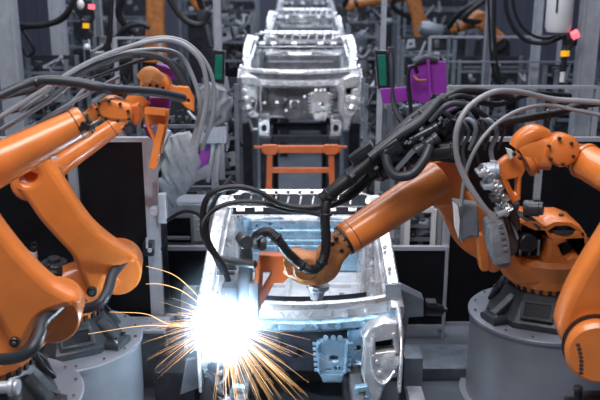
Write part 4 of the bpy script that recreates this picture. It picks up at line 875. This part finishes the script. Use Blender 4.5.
column('pale pipe-like column above the left green sensor', 218, 7, 10.2)
column('pale pipe-like column above the right green sensor', 383, 5, 10.2)
column('slim pale column left of the white tank', 536, 8, 11.0)
column('broad pale column at the right edge of the view', 587, 17, 9.8)
column('dark grey column left of the vertical black hoses, upper right', 488, 8, 11.6, M_=MACH)
column('grey column between the signal lamps and the hoses, upper left', 100, 8, 12.0, M_=MACH)
def beam(lb, a, c, Y, hpx, M_=None):
    p = at(*a, Y); q = at(*c, Y); t = thing('guard_rail', lb, 'rail', V((p.x + q.x) / 2, Y, 0), 'horizontal guard rails'); h = m(hpx, p)
    b = MB(); b.box((p + q) / 2, ((q - p).x, 0.05, h)); b.build('rail', M_ or ALU, t)
    for e in (p, q):
        b = MB(); b.box(V(e.x, Y, e.z / 2), (0.05, 0.05, e.z)); b.build('rail_post', M_ or ALU, t)
beam('long pale rail below the white tank, upper right', (448, 87), (598, 87), 9.2, 3)
beam('thin pale rail behind the purple panel, upper right', (430, 37), (560, 37), 12.5, 2)
beam('thin grey rail across the upper right cables', (446, 62), (598, 62), 10.8, 1.5, MACH)
beam('thin pale rail right of the orange background robot, upper left', (115, 38), (160, 38), 10.2, 2)
beam('thin grey rail low behind the arching hoses at left', (30, 66), (112, 66), 10.8, 1.5, MACH)
beam('pale bench rail between cabinet and body, left of the nearest body', (160, 188), (236, 188), 8.05, 4, MACH)
beam('dark bench rail under the cloth-wrapped gun', (156, 182), (232, 182), 7.9, 6, MACHD)
beam('white light bar behind the forearm of the right robot', (408, 209), (434, 209), 8.1, 6, WHITE)
beam('thin pale rail above the white light bar', (404, 202), (440, 202), 8.15, 2)
t = thing('white_tank', 'white cylindrical tank hanging at upper right', 'tank', at(558, 34, 9.6))
c = at(558, 30, 9.6); r_ = m(13, c)
b = MB(); b.lathe(V(c.x, c.y, c.z - 0.02), V(0, 0, 1), [(0, 0), (0, r_ * 0.85), (0.06, r_), (0.9, r_), (0.95, r_ * 0.8), (0.95, 0)], 36); b.build('shell', WHITE, t)
b = MB(); b.box(V(c.x, c.y + r_, c.z + 1.2), (0.05, 0.05, 2.4)); b.build('hanger', MACH, t)
b = MB(); b.bar(V(c.x - r_ * 0.5, c.y - r_ * 0.88, c.z + 0.2), V(c.x - r_ * 0.5, c.y - r_ * 0.88, c.z + 0.5), 0.02); b.build('level_gauge', CAST, t)
t = thing('signal_lamp', 'red and yellow signal lamp stack beneath the white tank', 'lamp', at(566, 82, 9.5), 'signal lamps')
b = MB(); b.cyl(at(572, 36, 9.5), at(578, 33, 9.5), 0.05); b.build('red_lens', RED, t)
b = MB(); b.cyl(at(565, 56, 9.5), at(565, 51, 9.5), 0.05); b.build('yellow_lens', YEL, t)
b = MB(); b.tube([at(574, 40, 9.5), at(570, 46, 9.52), at(565, 50, 9.52)], 0.03, 8); b.cyl(at(565, 56, 9.5), at(563, 70, 9.5), 0.03); b.box(at(570, 42, 9.55), (0.14, 0.08, 0.08)); b.build('stem', BLACKM, t)
b = MB(); b.cyl(at(563, 72, 9.5), at(562, 82, 9.5), 0.03); b.build('nozzle', WHITE, t)
t = thing('signal_lamp', 'red and yellow signal lamp stack at upper left, beside a pale column', 'lamp', at(87, 75, 10.0), 'signal lamps')
b = MB(); b.ball(at(80.5, 4.5, 10.0), 0.05, (0.9, 0.9, 1.2)); b.build('white_lens', WHITE, t)
b = MB(); b.cyl(at(91.5, 9, 10.0), at(91.5, 4.5, 10.0), 0.04); b.build('red_lens', RED, t)
b = MB(); b.cyl(at(86, 28, 10.0), at(86, 23.5, 10.0), 0.04); b.build('yellow_lens', YEL, t)
b = MB(); b.tube([at(81, 10, 10.02), at(82, 20, 10.02), at(92, 20, 10.02), at(92, 10, 10.02)], 0.025, 8); b.cyl(at(86, 29, 10.0), at(86, 40, 10.0), 0.025); b.tube([at(87, 50, 10), at(88, 60, 10), at(86, 75, 10)], 0.03, 8); b.build('stem', BLACKM, t)
b = MB(); b.ball(at(87, 47, 10.0), 0.04); b.build('nozzle', WHITE, t)
# hanging black cables
for i, (pts, r_, Y, lb) in enumerate([
    ([(505, -10), (507, 12), (515, 30), (528, 41), (545, 43), (560, 38), (566, 36)], 2.2, 9.7, 'black cable looping to the white tank, the outer one'),
    ([(512, -10), (514, 8), (521, 25), (534, 36), (548, 38), (562, 35)], 1.6, 9.75, 'black cable looping to the white tank, the inner one'),
    ([(494, -10), (494, 30), (496, 60), (502, 92)], 2.2, 10.8, 'straight black hose hanging left of the cable loops, upper right'),
    ([(488, -10), (490, 40), (493, 70), (500, 88)], 1.4, 10.9, 'thinner black hose hanging beside the straight one, upper right'),
    ([(16, 24), (34, 25), (56, 21), (70, 8), (76, -8)], 2.4, 9.9, 'thick black cable curving up at the upper left'),
    ([(18, 28), (40, 27), (60, 22), (70, 12), (74, -8)], 1.5, 10.0, 'thin black cable just under the thick curving one, upper left'),
    ([(20, 26), (28, 38), (34, 50), (28, 56), (22, 48)], 1.6, 10.0, 'black cable coil below the curved cables, upper left'),
    ([(112, -10), (110, 30), (106, 62)], 2.5, 10.2, 'black cable falling left of the orange background robot'),
    ([(116, 38), (126, 28), (140, 24), (150, 28)], 2.5, 10.6, 'black cable arch beside the orange background robot'),
    ([(166, -8), (176, 10), (188, 22), (202, 24), (210, 12)], 3.0, 10.4, 'grey-black cable arch in front of the orange background robot')]):
    t = thing('hanging_cable', lb, 'cable', at(pts[0][0], max(pts[0][1], 0), Y), 'cables hanging in the background')
    hose(t, [(p[0], p[1], Y) for p in pts], r_, BLACK, 'cable')
    b = MB(); q = at(pts[0][0], pts[0][1], Y); b.box(q, (0.08, 0.06, 0.05)); b.build('connector', CAST, t)
# background robots, out of focus
def far_robot(lb, S, E, W_, T, Y, r, M_=None):
    M_ = M_ or ORANGE; s, e, w1, tt = [at(*q, Y) for q in (S, E, W_, T)]
    t = thing('industrial_robot', lb, 'robot', V(s.x, Y, 0), 'orange robots')
    b = MB(); b.cyl(V(s.x, Y + 0.1, 0), V(s.x, Y + 0.1, max(0.4, s.z - 0.9)), 0.5, n=32); b.build('pedestal', PED, t)
    zb = max(0.4, s.z - 0.9)
    b = MB(); b.cyl(V(s.x, Y + 0.1, zb), V(s.x, Y + 0.1, zb + 0.3), 0.4, 0.3, n=8); b.build('base', CAST, t)
    b = MB(); b.loft([(V(s.x, Y + 0.1, zb + 0.3), 0.3, 0.28), (V(s.x, Y + 0.1, s.z), 0.26, 0.22)], V(1, 0, 0), p=4); b.disc(s, V(0, -1, 0), r * 1.5, 0.5); b.build('carousel', MACHD, t)
    b = MB(); b.loft([(s + V(0, -.2, 0), r * 1.4, 0.1), ((s + e) / 2 + V(0, -.2, 0), r, 0.09), (e + V(0, -.2, 0), r * 1.1, 0.1)], V(1, 0, 0), p=4); b.build('link_arm', M_, t)
    b = MB(); b.disc(e, V(0, -1, 0), r * 1.3, 0.5); b.build('elbow', M_, t)
    b = MB(); b.cyl(e + V(0, -.1, 0), w1, r * 0.95, r * 0.75, n=32); b.build('forearm', M_, t)
    b = MB(); b.disc(w1, tt - w1, r * 0.8, 0.06); b.build('seal_ring', BLACK, t)
    b = MB(); b.loft([(w1, r * .65, r * .65), ((w1 + tt) / 2, r * .7, r * .7), (tt, r * .4, r * .4)], V(0, 1, 0)); b.build('wrist', M_, t)
    b = MB(); b.box(tt, (r * 1.5, r * 1.2, r * 1.5), bev=0.02); b.cyl(tt, tt + V(0.1, -0.1, -0.4), 0.05); b.build('tool', MACHD, t)
    b = MB(); b.tube([s + V(-.2, -.2, .3), (s + e) / 2 + V(-.45, -.3, .2), e + V(0, -.35, .35), w1 + V(0, -.2, .25), tt], 0.045, 10); b.build('hose', BLACK, t)
far_robot('blurred orange robot with upright arm, upper left behind the hoses', (158, 60), (158, -14), (188, -16), (204, 16), 11.2, 0.12, DORANGE)
far_robot('blurred orange robot at the top, right of the farthest car body', (422, 36), (410, -6), (356, 3), (342, 10), 14.5, 0.12, DORANGE)
far_robot('blurred orange robot arm at upper right of the purple panel', (494, 40), (480, 20), (458, 27), (446, 31), 13.5, 0.11, DORANGE)
t = thing('grey_shroud', 'blurred pale cylindrical shroud beside the upper right orange arm', 'shroud', at(424, 30, 13.2))
b = MB(); b.lathe(at(420, 27, 13.2), V(1, 0, -0.3), [(0, 0), (0, 0.09), (0.1, 0.13), (0.3, 0.13), (0.36, 0.1), (0.36, 0)], 24); b.build('shell', MACH, t)
b = MB(); q = at(424, 27, 13.25); b.box(V(q.x, q.y, q.z / 2), (0.06, 0.06, q.z)); b.build('support', MACH, t)

# fixture blocks around the nearest body
t = thing('clamp_fixture', 'grey steel clamp fixture at the right front corner of the nearest body', 'fixture', V(0.98, 6.3, 0))
b = MB(); b.pplate([(386, 288), (396, 286), (424, 300), (424, 317), (409, 318), (407, 330), (404, 352), (396, 352), (395, 306)], 6.15, 0.16, 0.012); b.build('clamp_plate', MACH, t)
b = MB(); b.box(V(0.95, 6.35, 0.26), (0.16, 0.26, 0.52), bev=0.015); b.build('foot_block', MACH, t)
b = MB(); b.bar(at(393, 284, 6.1), at(396, 350, 6.1), 0.03, 0.12); b.tube([at(402, 326, 6.05), at(403, 336, 6.05), at(398, 345, 6.05)], 0.01, 6); b.build('side_rail', MACHL, t)
b = MB(); b.cyl(at(424, 309, 6.2), at(440, 310, 6.3), 0.05); b.cyl(at(440, 310, 6.3), at(447, 310, 6.3), 0.02); b.box(at(431, 303, 6.2), (0.08, 0.1, 0.04)); b.build('air_cylinder', BLACKM, t)
b = MB(); b.loft([(at(386, 275, 6.5), 0.06, 0.05), (at(384, 292, 6.45), 0.085, 0.06), (at(381, 306, 6.4), 0.06, 0.05)], V(1, 0, 0)); b.build('locating_horn', STEEL, t)
t = thing('clamp_fixture', 'low grey foot block beside the clamp fixture, right of the nearest body', 'fixture', V(0.92, 5.5, 0))
b = MB(); b.box(V(0.90, 5.6, 0.22), (0.15, 0.6, 0.44), bev=0.02); b.build('foot_block', MACH, t)
b = MB(); b.box(V(0.90, 5.6, 0.455), (0.12, 0.5, 0.03), bev=0.008); b.build('top_plate', MACHL, t)
t = thing('clamp_fixture', 'grey sheet-metal clamp fixture left of the weld sparks', 'fixture', V(-0.95, 6.4, 0))
b = MB(); b.box(V(-1.05, 6.45, 0.2), (0.34, 0.5, 0.40), bev=0.015); b.build('foot_block', MACHD, t)
b = MB(); b.pplate([(186, 360), (202, 358), (205, 386), (180, 395)], 5.75, 0.04, 0.006); b.build('clamp_plate', MACH, t)
b = MB(); b.box(at(192, 300, 6.55), (0.16, 0.2, 0.2), bev=0.02); b.bar(at(186, 290, 6.5), at(186, 350, 6.5), 0.03); b.bar(at(198, 286, 6.5), at(196, 350, 6.5), 0.03); b.build('clamp_tower', MACH, t)
b = MB(); b.disc(at(214, 366, 5.6), V(0, -1, 0), 0.05, 0.06); b.tube([at(206, 372, 5.6), at(212, 378, 5.58), at(214, 390, 5.58), at(224, 396, 5.58)], 0.02, 8); b.build('clamp_arm', BLACKM, t)
t = thing('tread_grating', 'patterned grey metal tread plate beside the rear left pedestal', 'plate', V(-1.25, 6.9, 0))
b = MB(); b.box(V(-1.42, 6.70, 0.60), (0.50, 0.3, 0.03), bev=0.005)
for i in range(9):
    for j in range(4): b.box(V(-1.62 + i * 0.05, 6.60 + j * 0.06, 0.618), (0.03, 0.012, 0.006), Matrix.Rotation(0.7 if (i + j) % 2 else -0.7, 3, 'Z'))
b.build('tread', MACHL, t)
b = MB(); b.box(V(-1.42, 6.75, 0.29), (0.44, 0.18, 0.585), bev=0.01); b.build('support', MACH, t)
t = thing('floor_beam', 'long dark steel beam on the floor left of the sparks', 'beam', V(-1.05, 6.9, 0))
b = MB(); b.box(V(-1.02, 7.1, 0.30), (0.62, 0.12, 0.16), bev=0.01); b.box(V(-1.02, 7.35, 0.5), (0.62, 0.10, 0.10), bev=0.01)
b.build('beam', MACHD, t)
b = MB(); b.box(V(-1.25, 7.2, 0.22), (0.08, 0.2, 0.44)); b.box(V(-0.8, 7.2, 0.22), (0.08, 0.2, 0.44)); b.build('beam_foot', MACH, t)
t = thing('hose_coupling', 'pale metal hose coupling at the bottom left corner', 'coupling', at(8, 396, 4.15))
b = MB(); b.cyl(at(-14, 388, 4.15), at(14, 387, 4.15), 0.035); b.disc(at(12, 387, 4.15), V(1, 0, 0), 0.05, 0.03); b.disc(at(17, 387, 4.15), V(1, 0, 0), 0.045, 0.02)
b.build('coupling_body', ALU, t)
b = MB(); b.box(at(-2, 397, 4.17), (0.14, 0.06, 0.05), bev=0.01); b.build('bracket', BLACKM, t)
t = thing('cable_gland_box', 'black cable box at the bottom right corner', 'box', at(585, 400, 4.6))
b = MB(); b.box(at(592, 399, 4.6), (0.16, 0.1, 0.07), bev=0.01); b.cyl(at(578, 398, 4.6), at(578, 389, 4.6), 0.025); b.cyl(at(575, 400, 4.6), at(565, 401, 4.6), 0.03); b.build('box_body', BLACKM, t)
b = MB(); b.disc(at(578, 388, 4.6), V(0, 0, 1), 0.03, 0.02); b.build('cap', CAST, t)

# ------------------------------------------------------------------ the weld: arc, sparks, halo smoke
ARC = at(224, 324, 5.5)
rs = random.Random(11)
AM = mat('arc_plasma', (1, 1, 1), 0.5, emit=(0.55, 0.79, 1.0), es=170)
b = MB(); b.ball(ARC, 0.085, (1.0, 0.9, 0.85), 24)
for v in b.bm.verts:
    d = v.co - ARC; v.co = ARC + d * (1 + 0.35 * math.sin(d.x * 90 + d.z * 40) * math.sin(d.z * 80))
for k in range(60):
    a = rs.uniform(0, 2 * math.pi); d = V(math.cos(a), rs.uniform(-0.6, 0.3), math.sin(a)).normalized(); L = rs.uniform(0.10, 0.2)
    b.tube([ARC, ARC + d * L], [0.02, 0.001], 6, smooth=False)
tag(b.build('welding_arc', AM), 'blinding white welding arc at the left front corner of the nearest body', 'welding arc')
def spark(b, a, L, droop, r, d0):
    dr = V(math.cos(a), rs.uniform(-0.5, 0.2), math.sin(a)).normalized(); P = []
    for i in range(7):
        s = d0 + (L - d0) * i / 6; P.append(ARC + dr * s + V(0, 0, -droop * (s / 0.5) ** 2))
    b.tube(P, [r * 0.6, r, r * 0.8, r * 0.25], 5, 2)
SM = mat('spark_glow', (1, 0.6, 0.2), 0.5, emit=(1.0, 0.55, 0.25), es=2.0)
SW = mat('hot_spark_glow', (1, 0.9, 0.7), 0.5, emit=(1.0, 0.84, 0.66), es=4)
b = MB()
for k in range(90): spark(b, R(rs.uniform(-100, -8)), rs.uniform(0.25, 0.85), 0.03, rs.uniform(0.0005, 0.0013), 0.08)
for k in range(44): spark(b, R(rs.uniform(128, 218)), rs.uniform(0.25, 0.62), rs.uniform(0.02, 0.14), rs.uniform(0.0005, 0.0013), 0.08)
for q in ([(206, 306), (190, 288), (172, 274), (146, 266)], [(200, 304), (180, 290), (160, 284), (146, 284)], [(205, 322), (170, 324), (146, 314), (110, 312)], [(205, 326), (170, 326), (140, 326), (88, 334)]):
    b.tube([at(x, y, 5.5) for x, y in q], [0.002, 0.002, 0.001], 5)
tag(b.build('orange_sparks', SM), 'orange sparks flying off the welding arc', 'sparks', kind='stuff')
b = MB()
for k in range(70): spark(b, R(rs.uniform(-160, 200)), rs.uniform(0.15, 0.33), 0.02, rs.uniform(0.0008, 0.002), 0.05)
for k in range(10): spark(b, R(rs.uniform(-95, -30)), rs.uniform(0.4, 0.7), 0.02, rs.uniform(0.0008, 0.0014), 0.08)
tag(b.build('white_hot_sparks', SW), 'white-hot short sparks around the welding arc', 'sparks', kind='stuff')
# thin smoke volume added around the arc to form its glow halo, tinted blue
sm = bpy.data.materials.new('halo_smoke'); sm.use_nodes = True; nt = sm.node_tree
for n in list(nt.nodes):
    if n.type == 'BSDF_PRINCIPLED': nt.nodes.remove(n)
out = [n for n in nt.nodes if n.type == 'OUTPUT_MATERIAL'][0]
vs = nt.nodes.new('ShaderNodeVolumeScatter'); vs.inputs['Color'].default_value = (0.62, 0.8, 1, 1); vs.inputs['Density'].default_value = 0.30
tc = nt.nodes.new('ShaderNodeTexCoord'); nz = nt.nodes.new('ShaderNodeTexNoise'); nz.inputs['Scale'].default_value = 3.0
ln = nt.nodes.new('ShaderNodeVectorMath'); ln.operation = 'LENGTH'; nt.links.new(tc.outputs['Object'], ln.inputs[0])
mr = nt.nodes.new('ShaderNodeMapRange'); mr.inputs['From Min'].default_value = 0.55; mr.inputs['From Max'].default_value = 0.1; mr.inputs['To Min'].default_value = 0; mr.inputs['To Max'].default_value = 1.6
nt.links.new(ln.outputs['Value'], mr.inputs['Value']); mu = nt.nodes.new('ShaderNodeMath'); mu.operation = 'MULTIPLY'; sq = nt.nodes.new('ShaderNodeMath'); sq.operation = 'POWER'; sq.inputs[1].default_value = 2.2; nt.links.new(mr.outputs[0], sq.inputs[0])
nt.links.new(tc.outputs['Object'], nz.inputs['Vector']); nt.links.new(sq.outputs[0], mu.inputs[0]); nt.links.new(nz.outputs['Fac'], mu.inputs[1])
nt.links.new(mu.outputs[0], vs.inputs['Density']); nt.links.new(vs.outputs[0], out.inputs['Volume'])
b = MB(); b.ball(ARC, 0.55, n=32); o = b.build('halo_smoke', sm, origin=ARC); tag(o, 'thin blue-tinted smoke added around the bright arc as its glow halo', 'smoke', kind='stuff')

# ------------------------------------------------------------------ fittings belong to the part they sit on
SUB = {'base_frame': 'base', 'base_cover': 'base', 'anchor_bolt': 'base', 'turntable_notch': 'turntable', 'seal_ring': 'forearm', 'flange_bolt': 'forearm', 'head_bolt': 'wrist_head', 'joint_bolt': 'wrist_joint',
       'wrist_bolt': 'wrist', 'link_bearing': 'link_arm', 'bearing_bolt': 'link_arm', 'hub_cap': 'hub', 'hub_slot': 'hub', 'rail_opening': 'front_rail', 'tower_recess': 'strut_tower', 'hose_clamp': 'cable_conduit',
       'valve_cap': 'valve_block', 'drum_bolt': 'drum', 'gun_cover_flap': 'gun_cover', 'cover_edge': 'gun_cover', 'motor_plug': 'shoulder_motor', 'clamp_screw': 'cable_guide', 'mesh_screen': 'case', 'window': 'body', 'door': 'body', 'actuator': 'switch_body'}
def mid(o): return sum((Vector(q) for q in o.bound_box), Vector()) / 8
for o in list(COL.objects):
    st = o.name.split('.')[0]
    if o.parent and o.parent.parent is None and st in SUB:
        sib = [x for x in o.parent.children if x.name.split('.')[0] == SUB[st] and len(x.data.vertices) > 0]
        if sib: o.parent = min(sib, key=lambda x: (mid(x) - mid(o)).length)
